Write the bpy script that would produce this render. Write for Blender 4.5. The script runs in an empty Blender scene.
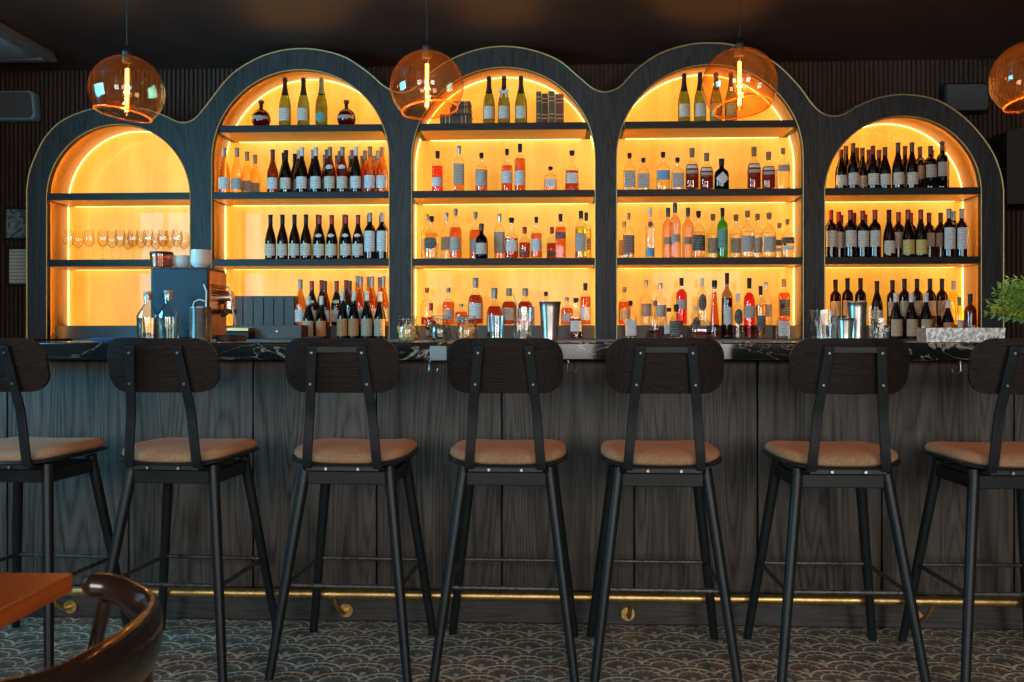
import bpy, bmesh, math, random
from mathutils import Vector, Matrix
random.seed(7)
PI = math.pi
R = math.radians
sc = bpy.context.scene
COL = sc.collection

# ------------------------------------------------------------------ camera, world, light, exposure
F = 930.0            # focal length in pixels of the 1024-wide frame
HV = 336.0           # image row of the horizon
EYE = 1.15
YAW = math.atan(0.043)
cd = bpy.data.cameras.new('camera'); cam = bpy.data.objects.new('camera', cd); COL.objects.link(cam)
cam.location = (0, 0, EYE); cam.rotation_euler = (PI/2, 0, YAW)
cd.sensor_width = 36; cd.lens = F/1024*36
cd.shift_y = -(341-HV)/1024
cd.clip_start = .02; cd.clip_end = 100
cd.dof.use_dof = True; cd.dof.focus_distance = 5.0; cd.dof.aperture_fstop = 6.3
sc.camera = cam
sc.view_settings.view_transform = 'Standard'; sc.view_settings.look = 'None'
sc.view_settings.gamma = 1; sc.view_settings.use_curve_mapping = False
sc.view_settings.exposure = 0.0
w = bpy.data.worlds.new('sky'); sc.world = w; w.use_nodes = True
w.node_tree.nodes['Background'].inputs[0].default_value = (.45, .7, 1, 1)
w.node_tree.nodes['Background'].inputs[1].default_value = .6

def area(name, loc, rot, sx, sy, power, col):
    l = bpy.data.lights.new(name, 'AREA'); l.shape = 'RECTANGLE'; l.size = sx; l.size_y = sy
    l.energy = power; l.color = col
    o = bpy.data.objects.new(name, l); COL.objects.link(o); o.location = loc; o.rotation_euler = rot
    return o
# daylight entering by the street windows behind the viewer and by the window in the left wall
for i, x in enumerate((-2.5, 0.0, 2.5)):
    area('street_window_daylight', (x, -2.72, 1.75), (R(90), 0, 0), 1.5, 1.7, (86, 58, 106)[i], (1.0, .96, .90))
sw = area('side_window_daylight', (-4.10, 2.8, 2.0), (R(93), 0, R(-52)), 1.7, 1.3, 84, (.14, .66, 1.0)); sw.data.spread = R(105)

def at(u, v, Y):
    """world (X, Z) where the sight line of pixel (u, v) meets the plane at distance Y"""
    x = (u-512)/F; y = 1.0; z = (HV-v)/F
    X = x*math.cos(YAW)-y*math.sin(YAW); YY = x*math.sin(YAW)+y*math.cos(YAW)
    k = Y/YY
    return X*k, EYE+z*k

# ------------------------------------------------------------------ materials
MATS = {}
def new_mat(name):
    m = bpy.data.materials.new(name); m.use_nodes = True
    return m, m.node_tree, m.node_tree.nodes['Principled BSDF']
def L(nt, a, b): nt.links.new(a, b)
def math_n(nt, op, a, b=None, c=None):
    n = nt.nodes.new('ShaderNodeMath'); n.operation = op
    for i, v in enumerate((a, b, c)):
        if v is None: continue
        if hasattr(v, 'is_linked'): nt.links.new(v, n.inputs[i])
        else: n.inputs[i].default_value = v
    return n.outputs[0]
def ramp(nt, fac, stops):
    n = nt.nodes.new('ShaderNodeValToRGB'); e = n.color_ramp.elements
    while len(e) < len(stops): e.new(.5)
    for i, (p, c) in enumerate(stops): e[i].position = p; e[i].color = (*c, 1)
    nt.links.new(fac, n.inputs[0]); return n.outputs[0]
def noise(nt, vec, scale, detail=4, rough=.55, dist=0):
    n = nt.nodes.new('ShaderNodeTexNoise'); n.inputs['Scale'].default_value = scale
    n.inputs['Detail'].default_value = detail; n.inputs['Roughness'].default_value = rough
    n.inputs['Distortion'].default_value = dist
    if vec is not None: nt.links.new(vec, n.inputs['Vector'])
    return n.outputs['Fac']
def objvec(nt, scale=(1, 1, 1), rnd=True):
    t = nt.nodes.new('ShaderNodeTexCoord'); mp = nt.nodes.new('ShaderNodeMapping')
    mp.inputs['Scale'].default_value = scale
    if rnd:
        oi = nt.nodes.new('ShaderNodeObjectInfo')
        v = nt.nodes.new('ShaderNodeVectorMath'); v.operation = 'SCALE'; v.inputs[0].default_value = (7.3, 3.1, 5.7)
        nt.links.new(oi.outputs['Random'], v.inputs['Scale'])
        a = nt.nodes.new('ShaderNodeVectorMath'); a.operation = 'ADD'
        nt.links.new(t.outputs['Object'], a.inputs[0]); nt.links.new(v.outputs[0], a.inputs[1])
        nt.links.new(a.outputs[0], mp.inputs['Vector'])
    else:
        nt.links.new(t.outputs['Object'], mp.inputs['Vector'])
    return mp.outputs[0]
def bump(nt, h, b, strength=.3, dist=.002):
    n = nt.nodes.new('ShaderNodeBump'); n.inputs['Strength'].default_value = strength; n.inputs['Distance'].default_value = dist
    nt.links.new(h, n.inputs['Height']); nt.links.new(n.outputs[0], b.inputs['Normal'])

def simple(name, col, rough=.5, metal=0, var=.12, scale=30, bmp=0, coat=0, sheen=0, spec=.5):
    """plain surface with a slight procedural mottling"""
    if name in MATS: return MATS[name]
    m, nt, b = new_mat(name)
    v = noise(nt, objvec(nt), scale, 3)
    lo = tuple(max(0, c*(1-var)) for c in col); hi = tuple(min(1, c*(1+var)) for c in col)
    L(nt, ramp(nt, v, [(.3, lo), (.7, hi)]), b.inputs['Base Color'])
    b.inputs['Roughness'].default_value = rough; b.inputs['Metallic'].default_value = metal; b.inputs['Specular IOR Level'].default_value = spec
    if coat: b.inputs['Coat Weight'].default_value = coat; b.inputs['Coat Roughness'].default_value = .08
    if sheen: b.inputs['Sheen Weight'].default_value = sheen
    if bmp: bump(nt, v, b, bmp)
    MATS[name] = m; return m

def wood(name, dark, light, rough=.45, axis='z', scale=1.0, coat=0, bmp=.35, spec=.5):
    if name in MATS: return MATS[name]
    m, nt, b = new_mat(name)
    st = {'z': (1, 1, .06), 'x': (.06, 1, 1), 'y': (1, .06, 1)}[axis]
    v = objvec(nt, st)
    fine = noise(nt, v, 110*scale, 5, .6)
    rg = noise(nt, v, 5*scale, 2, .5, .35)                         # cathedral figure: contour lines of a soft field
    rings = math_n(nt, 'ABSOLUTE', math_n(nt, 'SINE', math_n(nt, 'MULTIPLY', rg, 95)))
    big = noise(nt, v, 2.2*scale, 3)
    s = math_n(nt, 'ADD', math_n(nt, 'MULTIPLY', fine, .6), math_n(nt, 'MULTIPLY', rings, .22))
    s = math_n(nt, 'ADD', s, math_n(nt, 'MULTIPLY', big, .35))
    L(nt, ramp(nt, s, [(.35, dark), (.95, light)]), b.inputs['Base Color'])
    b.inputs['Roughness'].default_value = rough; b.inputs['Specular IOR Level'].default_value = spec
    if coat: b.inputs['Coat Weight'].default_value = coat; b.inputs['Coat Roughness'].default_value = .1
    bump(nt, s, b, bmp, .003)
    MATS[name] = m; return m

def glass(name, tint, edge=.45, gloss=1.0, rough=.02, haze=None, rim=None):
    """tinted thin-walled glass: light passes with the tint, more strongly where the wall is seen along its length; clear reflections"""
    if name in MATS: return MATS[name]
    m, nt, b = new_mat(name); nt.nodes.remove(b)
    out = nt.nodes['Material Output']
    lw = nt.nodes.new('ShaderNodeLayerWeight'); lw.inputs[0].default_value = .35
    wv = noise(nt, objvec(nt), 14, 2)
    f = math_n(nt, 'ADD', math_n(nt, 'POWER', lw.outputs['Facing'], 1.6), math_n(nt, 'MULTIPLY', wv, .06))
    col = ramp(nt, f, [(.1, tint), (.85, rim or tuple(c*edge for c in tint))])
    tr = nt.nodes.new('ShaderNodeBsdfTransparent'); L(nt, col, tr.inputs[0])
    gl = nt.nodes.new('ShaderNodeBsdfAnisotropic'); gl.inputs['Roughness'].default_value = rough
    gl.inputs['Color'].default_value = (1, 1, 1, 1)
    l2 = nt.nodes.new('ShaderNodeLayerWeight'); l2.inputs[0].default_value = .5
    fr = math_n(nt, 'MULTIPLY_ADD', math_n(nt, 'POWER', l2.outputs['Facing'], 4.0), .70, .045)
    base = tr.outputs[0]
    if haze:
        tl = nt.nodes.new('ShaderNodeBsdfTranslucent'); tl.inputs[0].default_value = (*haze[1], 1)
        mh = nt.nodes.new('ShaderNodeMixShader'); mh.inputs[0].default_value = haze[0]
        L(nt, base, mh.inputs[1]); L(nt, tl.outputs[0], mh.inputs[2]); base = mh.outputs[0]
    mx = nt.nodes.new('ShaderNodeMixShader')
    L(nt, math_n(nt, 'MULTIPLY', fr, gloss), mx.inputs[0]); L(nt, base, mx.inputs[1]); L(nt, gl.outputs[0], mx.inputs[2])
    L(nt, mx.outputs[0], out.inputs[0]); MATS[name] = m; return m

def liquid(name, col):
    if name in MATS: return MATS[name]
    m, nt, b = new_mat(name)
    v = noise(nt, objvec(nt), 20, 1)
    L(nt, ramp(nt, v, [(.3, tuple(c*.92 for c in col)), (.7, col)]), b.inputs['Base Color'])
    b.inputs['Transmission Weight'].default_value = 1; b.inputs['Roughness'].default_value = 0.03; b.inputs['IOR'].default_value = 1.22
    MATS[name] = m; return m

def printed(name, paper, ink, freq=90, thr=.62, rough=.7):
    """paper with rows of small print"""
    if name in MATS: return MATS[name]
    m, nt, b = new_mat(name)
    t = nt.nodes.new('ShaderNodeTexCoord'); s = nt.nodes.new('ShaderNodeSeparateXYZ'); L(nt, t.outputs['Object'], s.inputs[0])
    rows = math_n(nt, 'GREATER_THAN', math_n(nt, 'SINE', math_n(nt, 'MULTIPLY', s.outputs['Z'], freq*6.28)), .25)
    v = objvec(nt, (1, 1, .6)); n = noise(nt, v, 190, 1)
    words = math_n(nt, 'GREATER_THAN', n, thr-.14)
    f = math_n(nt, 'MULTIPLY', math_n(nt, 'MULTIPLY', rows, words), .75)
    L(nt, ramp(nt, f, [(0, paper), (1, ink)]), b.inputs['Base Color'])
    b.inputs['Roughness'].default_value = rough; MATS[name] = m; return m

def emit(name, col, strength):
    if name in MATS: return MATS[name]
    m, nt, b = new_mat(name); nt.nodes.remove(b)
    e = nt.nodes.new('ShaderNodeEmission'); e.inputs[0].default_value = (*col, 1); e.inputs[1].default_value = strength
    L(nt, e.outputs[0], nt.nodes['Material Output'].inputs[0]); MATS[name] = m; return m

OAK = wood('black_oak', (.006, .006, .006), (.050, .047, .043), .5, spec=.22)
OAKBAR = wood('bar_front_oak', (.007, .006, .005), (.125, .104, .088), .5, scale=.8, spec=.3)
OAKX = wood('black_oak_shelf', (.006, .006, .006), (.028, .027, .026), .45, 'x', spec=.2)
BACKOAK = wood('stool_back_oak', (.003, .0025, .002), (.024, .016, .013), .42, 'x', 1.6, spec=.22)
REVEAL = wood('warm_veneer', (.55, .22, .035), (.74, .34, .07), .4, 'z', .8, bmp=.1)
TABLEW = wood('orange_table_wood', (.36, .06, .005), (.58, .13, .015), .33, 'y', 1.2, .2, bmp=.15)
CRATE = wood('dark_crate_wood', (.010, .006, .005), (.05, .03, .022), .5)
BOXW = wood('brown_box_wood', (.035, .016, .010), (.09, .045, .028), .5, 'x')
BRASS = simple('aged_brass', (.72, .48, .18), .38, 1, .25, 60, .1)
TRIM = simple('brass_edge_trim', (.58, .42, .18), .6, 1, .15, 40)
STEEL = simple('brushed_steel', (.66, .63, .59), .30, 1, .1, 40)
SILVER = simple('embossed_silver', (.42, .43, .42), .42, 1, .5, 70, 1.0)
BLACKM = simple('black_metal', (.012, .014, .016), .42, .1, .2, 50, .05)
LEGM = simple('black_stool_legs', (.010, .013, .015), .38, 0, .2, 30, .05, spec=.28)
FABRIC = simple('tan_seat_fabric', (.34, .195, .105), .95, 0, .25, 160, .6)
CHAIRW = simple('dark_lacquered_bentwood', (.020, .010, .006), .2, 0, .3, 8, 0, .6)
CEILM = simple('dark_ceiling_paint', (.066, .034, .025), .42, 0, .15, 3)
SLATM = wood('slat_wood', (.022, .013, .010), (.075, .047, .036), .6, spec=.2)
WALLM = simple('dark_plaster', (.05, .045, .042), .8, 0, .1, 5)
GAPM = simple('panel_gap_black', (.003, .003, .003), .8)
TEALM = simple('navy_enamel', (.004, .030, .048), .5, 0, .1, 8, spec=.3)
COPPER = simple('copper_panel', (.60, .26, .11), .35, 1, .2, 20)
CERAM = simple('pale_ceramic', (.50, .52, .50), .3, 0, .06, 10, 0, .3)
BLACKP = simple('black_plastic', (.010, .010, .011), .45, spec=.25)
LEAF = simple('plant_leaf_green', (.16, .36, .07), .45, 0, .5, 20)
LEAFY = simple('young_leaf', (.35, .38, .05), .45, 0, .3, 20)
TERRA = simple('grey_pot', (.12, .11, .1), .7)
WHITEF = simple('window_frame_paint', (.55, .55, .53), .5)
RISER = simple('dark_riser_laminate', (.022, .016, .014), .4, 0, .25, 12)

def backlit():
    m, nt, b = new_mat('backlit_veneer')
    v = objvec(nt, (1, 1, .12), True)
    g = noise(nt, v, 9, 5, .6, .4); g2 = noise(nt, objvec(nt, (1, 1, .5)), 2.2, 2)
    s = math_n(nt, 'ADD', math_n(nt, 'MULTIPLY', g, .6), math_n(nt, 'MULTIPLY', g2, .5))
    L(nt, ramp(nt, s, [(.35, (.55, .30, .05)), (.75, (.78, .48, .11))]), b.inputs['Base Color'])
    L(nt, ramp(nt, s, [(.30, (.86, .29, .018)), (.55, (1.0, .40, .035)), (.75, (1.0, .47, .055))]), b.inputs['Emission Color'])
    b.inputs['Emission Strength'].default_value = .68
    b.inputs['Roughness'].default_value = .35; b.inputs['Coat Weight'].default_value = .2; b.inputs['Coat Roughness'].default_value = .03; b.inputs['Specular IOR Level'].default_value = .2
    return m
PANEL = backlit()
LED = emit('warm_led', (1, .66, .24), 5)
LEDF = emit('warm_led_hidden', (1, .52, .11), 34)
FILA = emit('filament_glow', (1, .42, .08), 26)

def marble():
    m, nt, b = new_mat('black_veined_marble')
    v = objvec(nt, (.55, 1, 1.3), False)
    n = noise(nt, v, 5.5, 5, .6, 1.6)
    r = math_n(nt, 'ABSOLUTE', math_n(nt, 'SUBTRACT', n, .5))
    n2 = noise(nt, v, 2.5, 2)
    thick = math_n(nt, 'MULTIPLY', math_n(nt, 'MAXIMUM', math_n(nt, 'SUBTRACT', n2, .42), 0.02), .30)
    f = math_n(nt, 'DIVIDE', r, thick)
    L(nt, ramp(nt, f, [(.0, (.48, .40, .28)), (.45, (.16, .13, .09)), (1, (.008, .010, .010))]), b.inputs['Base Color'])
    b.inputs['Roughness'].default_value = .12
    return m
MARBLE = marble()

def floor_mat():
    m, nt, b = new_mat('scallop_tile')
    t = nt.nodes.new('ShaderNodeTexCoord'); s = nt.nodes.new('ShaderNodeSeparateXYZ')
    wob = nt.nodes.new('ShaderNodeTexNoise'); wob.inputs['Scale'].default_value = 9; L(nt, t.outputs['Object'], wob.inputs['Vector'])
    wa = nt.nodes.new('ShaderNodeVectorMath'); wa.operation = 'MULTIPLY_ADD'; L(nt, wob.outputs['Color'], wa.inputs[0])
    wa.inputs[1].default_value = (.012, .02, 0); L(nt, t.outputs['Object'], wa.inputs[2])
    L(nt, wa.outputs[0], s.inputs[0])
    W = .16
    x = math_n(nt, 'DIVIDE', s.outputs['X'], W); y = math_n(nt, 'DIVIDE', s.outputs['Y'], W*.6)
    row = math_n(nt, 'FLOOR', y); fy = math_n(nt, 'MULTIPLY', math_n(nt, 'SUBTRACT', y, row), .6)
    def cand(k):
        rr = math_n(nt, 'SUBTRACT', row, k)
        off = math_n(nt, 'MULTIPLY', math_n(nt, 'MODULO', math_n(nt, 'ADD', rr, 1000), 2), .5)
        xx = math_n(nt, 'SUBTRACT', x, off)
        dx = math_n(nt, 'SUBTRACT', math_n(nt, 'SUBTRACT', xx, math_n(nt, 'FLOOR', xx)), .5)
        dy = math_n(nt, 'ADD', fy, k*.6)
        d = math_n(nt, 'SQRT', math_n(nt, 'ADD', math_n(nt, 'MULTIPLY', dx, dx), math_n(nt, 'MULTIPLY', dy, dy)))
        return dx, dy, d
    RR = .57
    dx0, dy0, d0 = cand(0); dx1, dy1, d1 = cand(1)
    def pat(dx, dy, d):
        f = math_n(nt, 'DIVIDE', d, RR)
        def ring(c, wd): return math_n(nt, 'LESS_THAN', math_n(nt, 'ABSOLUTE', math_n(nt, 'SUBTRACT', f, c)), wd)
        ang = math_n(nt, 'MULTIPLY', math_n(nt, 'ARCTAN2', dx, dy), 7/PI)
        sp = math_n(nt, 'LESS_THAN', math_n(nt, 'ABSOLUTE', math_n(nt, 'SUBTRACT', math_n(nt, 'FRACT', math_n(nt, 'ADD', ang, 10.5)), .5)), .11)
        sp = math_n(nt, 'MULTIPLY', sp, math_n(nt, 'GREATER_THAN', f, .35))
        r = math_n(nt, 'MAXIMUM', ring(.94, .06), ring(.58, .035))
        return math_n(nt, 'MAXIMUM', r, math_n(nt, 'MULTIPLY', sp, .65))
    in1 = math_n(nt, 'GREATER_THAN', d0, RR)
    p0 = pat(dx0, dy0, d0); p1 = pat(dx1, dy1, d1)
    p = math_n(nt, 'ADD', math_n(nt, 'MULTIPLY', p1, in1), math_n(nt, 'MULTIPLY', p0, math_n(nt, 'SUBTRACT', 1, in1)))
    n = noise(nt, t.outputs['Object'], 26, 5, .65); n2 = noise(nt, t.outputs['Object'], 3, 2)
    pw = math_n(nt, 'MULTIPLY', p, math_n(nt, 'ADD', math_n(nt, 'MULTIPLY', n, 1.1), -.02))
    g = math_n(nt, 'ADD', math_n(nt, 'MULTIPLY', n, .26), pw)
    g = math_n(nt, 'ADD', g, math_n(nt, 'MULTIPLY', n2, .12))
    L(nt, ramp(nt, g, [(.10, (.10, .083, .067)), (.40, (.30, .25, .195)), (.85, (.85, .74, .58))]), b.inputs['Base Color'])
    b.inputs['Roughness'].default_value = .5
    bump(nt, pw, b, .4, .002)
    return m

# ------------------------------------------------------------------ mesh helpers
class MB:
    def __init__(s): s.v = []; s.f = []
    def add(s, vs, fs):
        o = len(s.v); s.v += [tuple(p) for p in vs]; s.f += [tuple(i+o for i in f) for f in fs]; return s
    def box(s, a, b):
        x0, y0, z0 = a; x1, y1, z1 = b
        return s.add([(x0, y0, z0), (x1, y0, z0), (x1, y1, z0), (x0, y1, z0), (x0, y0, z1), (x1, y0, z1), (x1, y1, z1), (x0, y1, z1)],
                     [(0, 3, 2, 1), (4, 5, 6, 7), (0, 1, 5, 4), (1, 2, 6, 5), (2, 3, 7, 6), (3, 0, 4, 7)])
    def rings(s, rs, closed=False, cap=True):
        n = len(rs[0]); o = len(s.v); m = len(rs)
        for r in rs: s.v += [tuple(p) for p in r]
        for i in range(m if closed else m-1):
            j = (i+1) % m
            for k in range(n):
                l = (k+1) % n; s.f.append((o+i*n+k, o+i*n+l, o+j*n+l, o+j*n+k))
        if cap and not closed:
            s.f.append(tuple(o+k for k in reversed(range(n)))); s.f.append(tuple(o+(m-1)*n+k for k in range(n)))
        return s
    def tube(s, pts, r, seg=10, closed=False, cap=True):
        pts = [Vector(p) for p in pts]; n = len(pts)
        rr = r if isinstance(r, (list, tuple)) else [r]*n
        prev = None; rs = []
        for i, p in enumerate(pts):
            if closed: t = pts[(i+1) % n]-pts[i-1]
            else: t = pts[min(i+1, n-1)]-pts[max(i-1, 0)]
            t.normalize()
            if prev is None:
                a = Vector((0, 0, 1)) if abs(t.z) < .9 else Vector((1, 0, 0)); nn = t.cross(a).normalized()
            else: nn = (prev-t*prev.dot(t)).normalized()
            prev = nn; bb = t.cross(nn)
            rs.append([p+(nn*math.cos(2*PI*k/seg)+bb*math.sin(2*PI*k/seg))*rr[i] for k in range(seg)])
        return s.rings(rs, closed, cap)
    def lathe(s, prof, seg=20, c=(0, 0, 0), sq=0, flat=1.0):
        """prof: (radius, z) pairs; sq>0 gives a rounded square section; flat squeezes the depth"""
        rs = []
        for r, z in prof:
            r = max(r, 1e-5); ring = []
            for k in range(seg):
                a = 2*PI*(k+.5)/seg; cx, cy = math.cos(a), math.sin(a); q = 1
                if sq:
                    e = 2+sq*4; q = (abs(cx)**e+abs(cy)**e)**(-1/e)
                ring.append((c[0]+r*cx*q, c[1]+r*cy*q*flat, c[2]+z))
            rs.append(ring)
        return s.rings(rs)
    def ribbon(s, pts, w, t):
        """flat bar swept through (x, y, z) points, its width along x"""
        rs = []
        for i, p in enumerate(pts):
            a = pts[max(i-1, 0)]; b = pts[min(i+1, len(pts)-1)]
            ty, tz = b[1]-a[1], b[2]-a[2]; l = math.hypot(ty, tz) or 1; ny, nz = -tz/l, ty/l
            rs.append([(p[0]-w/2, p[1]+ny*t/2, p[2]+nz*t/2), (p[0]+w/2, p[1]+ny*t/2, p[2]+nz*t/2),
                       (p[0]+w/2, p[1]-ny*t/2, p[2]-nz*t/2), (p[0]-w/2, p[1]-ny*t/2, p[2]-nz*t/2)])
        return s.rings(rs)
    def prism(s, poly, y0, y1):
        """polygon in x, z extruded from y0 to y1 (convex or star-shaped caps)"""
        n = len(poly); o = len(s.v)
        s.v += [(x, y0, z) for x, z in poly]+[(x, y1, z) for x, z in poly]
        for k in range(n):
            l = (k+1) % n; s.f.append((o+k, o+l, o+n+l, o+n+k))
        s.f.append(tuple(o+k for k in reversed(range(n)))); s.f.append(tuple(o+n+k for k in range(n)))
        return s
    def flat(s, poly, z0, z1):
        """polygon in x, y extruded in z"""
        return s.rings([[(x, y, z0) for x, y in poly], [(x, y, z1) for x, y in poly]])
    def mesh(s, name, m, smooth=35):
        me = bpy.data.meshes.new(name); me.from_pydata(s.v, [], s.f)
        bm = bmesh.new(); bm.from_mesh(me); bmesh.ops.recalc_face_normals(bm, faces=bm.faces); bm.to_mesh(me); bm.free()
        me.materials.append(m)
        for p in me.polygons: p.use_smooth = True
        me.set_sharp_from_angle(angle=R(smooth))
        return me
    def build(s, name, m, parent=None, bev=0, seg=2, smooth=35, loc=None):
        o = bpy.data.objects.new(name, s.mesh(name, m, smooth)); COL.objects.link(o)
        if parent: o.parent = parent
        if loc: o.location = loc
        if bev:
            b = o.modifiers.new('edge', 'BEVEL'); b.width = bev; b.segments = seg; b.limit_method = 'ANGLE'; b.angle_limit = R(40)
        return o
def tag(o, label=None, cat=None, group=None, kind=None):
    if label: o['label'] = label
    if cat: o['category'] = cat
    if group: o['group'] = group
    if kind: o['kind'] = kind
    return o
def empty(name, loc=(0, 0, 0), rz=0):
    o = bpy.data.objects.new(name, None); COL.objects.link(o); o.location = loc; o.rotation_euler = (0, 0, rz)
    o.empty_display_size = .05
    return o
def struct(name, mb, m, label=None, **k):
    o = mb.build(name, m, **k); o['kind'] = 'structure'
    if label: o['label'] = label
    return o
def catmull(p, n=8, closed=False):
    out = []; N = len(p)
    for i in range(N if closed else N-1):
        g = (lambda j: p[j % N]) if closed else (lambda j: p[min(max(j, 0), N-1)])
        a, b, c, d = (Vector(g(i+k)) for k in (-1, 0, 1, 2))
        for k in range(n):
            t = k/n
            out.append(.5*((2*b)+(-a+c)*t+(2*a-5*b+4*c-d)*t*t+(-a+3*b-3*c+d)*t**3))
    if not closed: out.append(Vector(p[-1]))
    return out
def copy_tree(o, parent=None):
    c = o.copy(); COL.objects.link(c)
    if parent: c.parent = parent
    for ch in o.children: copy_tree(ch, c)
    return c

# ------------------------------------------------------------------ room shell
YW = 6.95; CEIL = 3.17; XL, XR, YB = -4.3, 4.3, -2.8
fl = struct('floor', MB().box((XL, YB, -.1), (XR, YW+.1, 0)), floor_mat(), 'floor of worn grey scallop patterned tiles')
struct('ceiling', MB().box((XL, YB, CEIL), (XR, YW+.1, CEIL+.1)), CEILM, 'dark matt ceiling')
wb = MB().box((XL, YW, 0), (XR, YW+.1, CEIL))
x = XL
while x < XR:
    wb.box((x, YW-.022, 0), (x+.019, YW+.01, CEIL)); x += .034
struct('wall_back', wb, SLATM, 'dark vertical slat wall behind the arches')
def wall_with_windows(name, fixed, lo, hi, wins, vertical):
    """wall made of piers, sills and heads around its windows"""
    mb = MB()
    def bx(a0, a1, z0, z1):
        if vertical: mb.box((fixed-.1, a0, z0), (fixed, a1, z1))
        else: mb.box((a0, fixed-.1, z0), (a1, fixed, z1))
    p = lo
    for (a, b, z0, z1) in wins:
        bx(p, a, 0, CEIL); bx(a, b, 0, z0); bx(a, b, z1, CEIL); p = b
    bx(p, hi, 0, CEIL)
    return struct(name, mb, WALLM)
RW = [(-3.3, -1.7, .85, 2.65), (-.8, .8, .85, 2.65), (1.7, 3.3, .85, 2.65)]
wall_with_windows('wall_rear', YB, XL, XR, RW, False)
LW = [(1.65, 3.95, 1.0, 2.7)]
wall_with_windows('wall_left', XL, YB, YW, LW, True)
struct('wall_right', MB().box((XR, YB, 0), (XR+.1, YW, CEIL)), WALLM)
def frame(n, a, b, z0, z1, vert):
    mb = MB(); t = .05
    def bx(p0, p1, q0, q1):
        if vert: mb.box((XL-.08, p0, q0), (XL-.03, p1, q1))
        else: mb.box((p0, YB-.08, q0), (p1, YB-.03, q1))
    bx(a, b, z0, z0+t); bx(a, b, z1-t, z1); bx(a, a+t, z0, z1); bx(b-t, b, z0, z1)
    for k in (1, 2): bx(a+(b-a)*k/3-.02, a+(b-a)*k/3+.02, z0, z1)
    bx(a, b, z0+(z1-z0)*.68, z0+(z1-z0)*.68+.04)
    struct('window_%d' % n, mb, WHITEF)
for i, wn in enumerate(RW): frame(i+1, *wn, False)
frame(4, *LW[0], True)

# ------------------------------------------------------------------ arched back bar
YF = 6.40; YBK = 6.75; CTOP = 1.13
arch_px = [(47, 190, 124.5), (212, 389, 69.8), (412, 595, 67.5), (617, 803, 64.8), (825, 981, 116.3)]
ARCH = []
for (a, b, top) in arch_px:
    xa, _ = at(a, 200, YF); xb, _ = at(b, 200, YF); _, zt = at((a+b)/2, top, YF)
    r = (xb-xa)/2; ARCH.append(((xa+xb)/2, r, zt-r))
out_px = [(27, 190), (29, 175), (34, 160), (45, 138), (62, 121), (88, 110), (116, 106.5), (142, 108.5), (163, 115), (180, 122.3), (193.6, 119.5),
          (206, 106), (228.5, 77.6), (252, 61), (275, 52), (299, 48.6), (322, 50.5), (346, 57.6), (369, 73), (384, 86), (399, 92.5), (414, 88.5), (434, 70), (455, 57.6),
          (480, 49), (505.6, 46.4), (531.5, 50), (558, 60), (580, 78), (593, 88.5), (606, 92), (621, 86), (636, 70), (659, 54), (687, 45), (710.6, 43), (736, 46),
          (772, 61), (797, 84), (812, 104), (822, 113), (832, 116), (844, 114.2), (861, 104.5), (882.5, 97), (904, 94.6), (927, 97.3), (946, 104.6), (969, 122), (990, 148),
          (1000, 171.5), (1003.5, 190)]
pts = [at(u, v, YF) for u, v in out_px]
pts = [(p[0], p[1], 0) for p in pts]
crv = [(p.x, p.y) for p in catmull(pts, 5)]
xl, xr = crv[0][0], crv[-1][0]
outline = [(xl, CTOP)]+crv+[(xr, CTOP)]
def arch_path(cx, r, zc, n=36):
    return [(cx+r, CTOP)]+[(cx+r*math.cos(PI*k/n), zc+r*math.sin(PI*k/n)) for k in range(n+1)]+[(cx-r, CTOP)]
loop = list(outline)
for (cx, r, zc) in reversed(ARCH): loop += arch_path(cx, r, zc)
cu = bpy.data.curves.new('facade_curve', 'CURVE'); cu.dimensions = '2D'; cu.fill_mode = 'BOTH'; cu.extrude = .0225
sp = cu.splines.new('POLY'); sp.points.add(len(loop)-1); sp.use_cyclic_u = True
for i, (a, b) in enumerate(loop): sp.points[i].co = (a, b, 0, 1)
tmp = bpy.data.objects.new('tmp', cu); COL.objects.link(tmp)
bpy.context.view_layer.update()
me = bpy.data.meshes.new_from_object(tmp.evaluated_get(bpy.context.evaluated_depsgraph_get()))
bpy.data.objects.remove(tmp); bpy.data.curves.remove(cu)
for v in me.vertices: v.co = Vector((v.co.x, YF+.0225+v.co.z, v.co.y))
me.materials.clear(); me.materials.append(OAK)
me.name = 'arched_facade'
bb = empty('back_bar', ((xl+xr)/2, YF, CTOP)); bb_inv = Vector(bb.location)
tag(bb, 'tall dark oak back bar with five arched backlit niches and brass edging', 'back bar')
fac = bpy.data.objects.new('arched_facade', me); COL.objects.link(fac); fac.parent = bb; fac.location = -bb_inv
def part(mb, name, m, parent=bb, **k):
    o = mb.build(name, m, parent, **k)
    if parent is bb: o.location = -bb_inv
    return o
part(MB().tube([(a, YF-.003, b) for a, b in outline], .0055, 6), 'brass_edge', TRIM)
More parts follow.
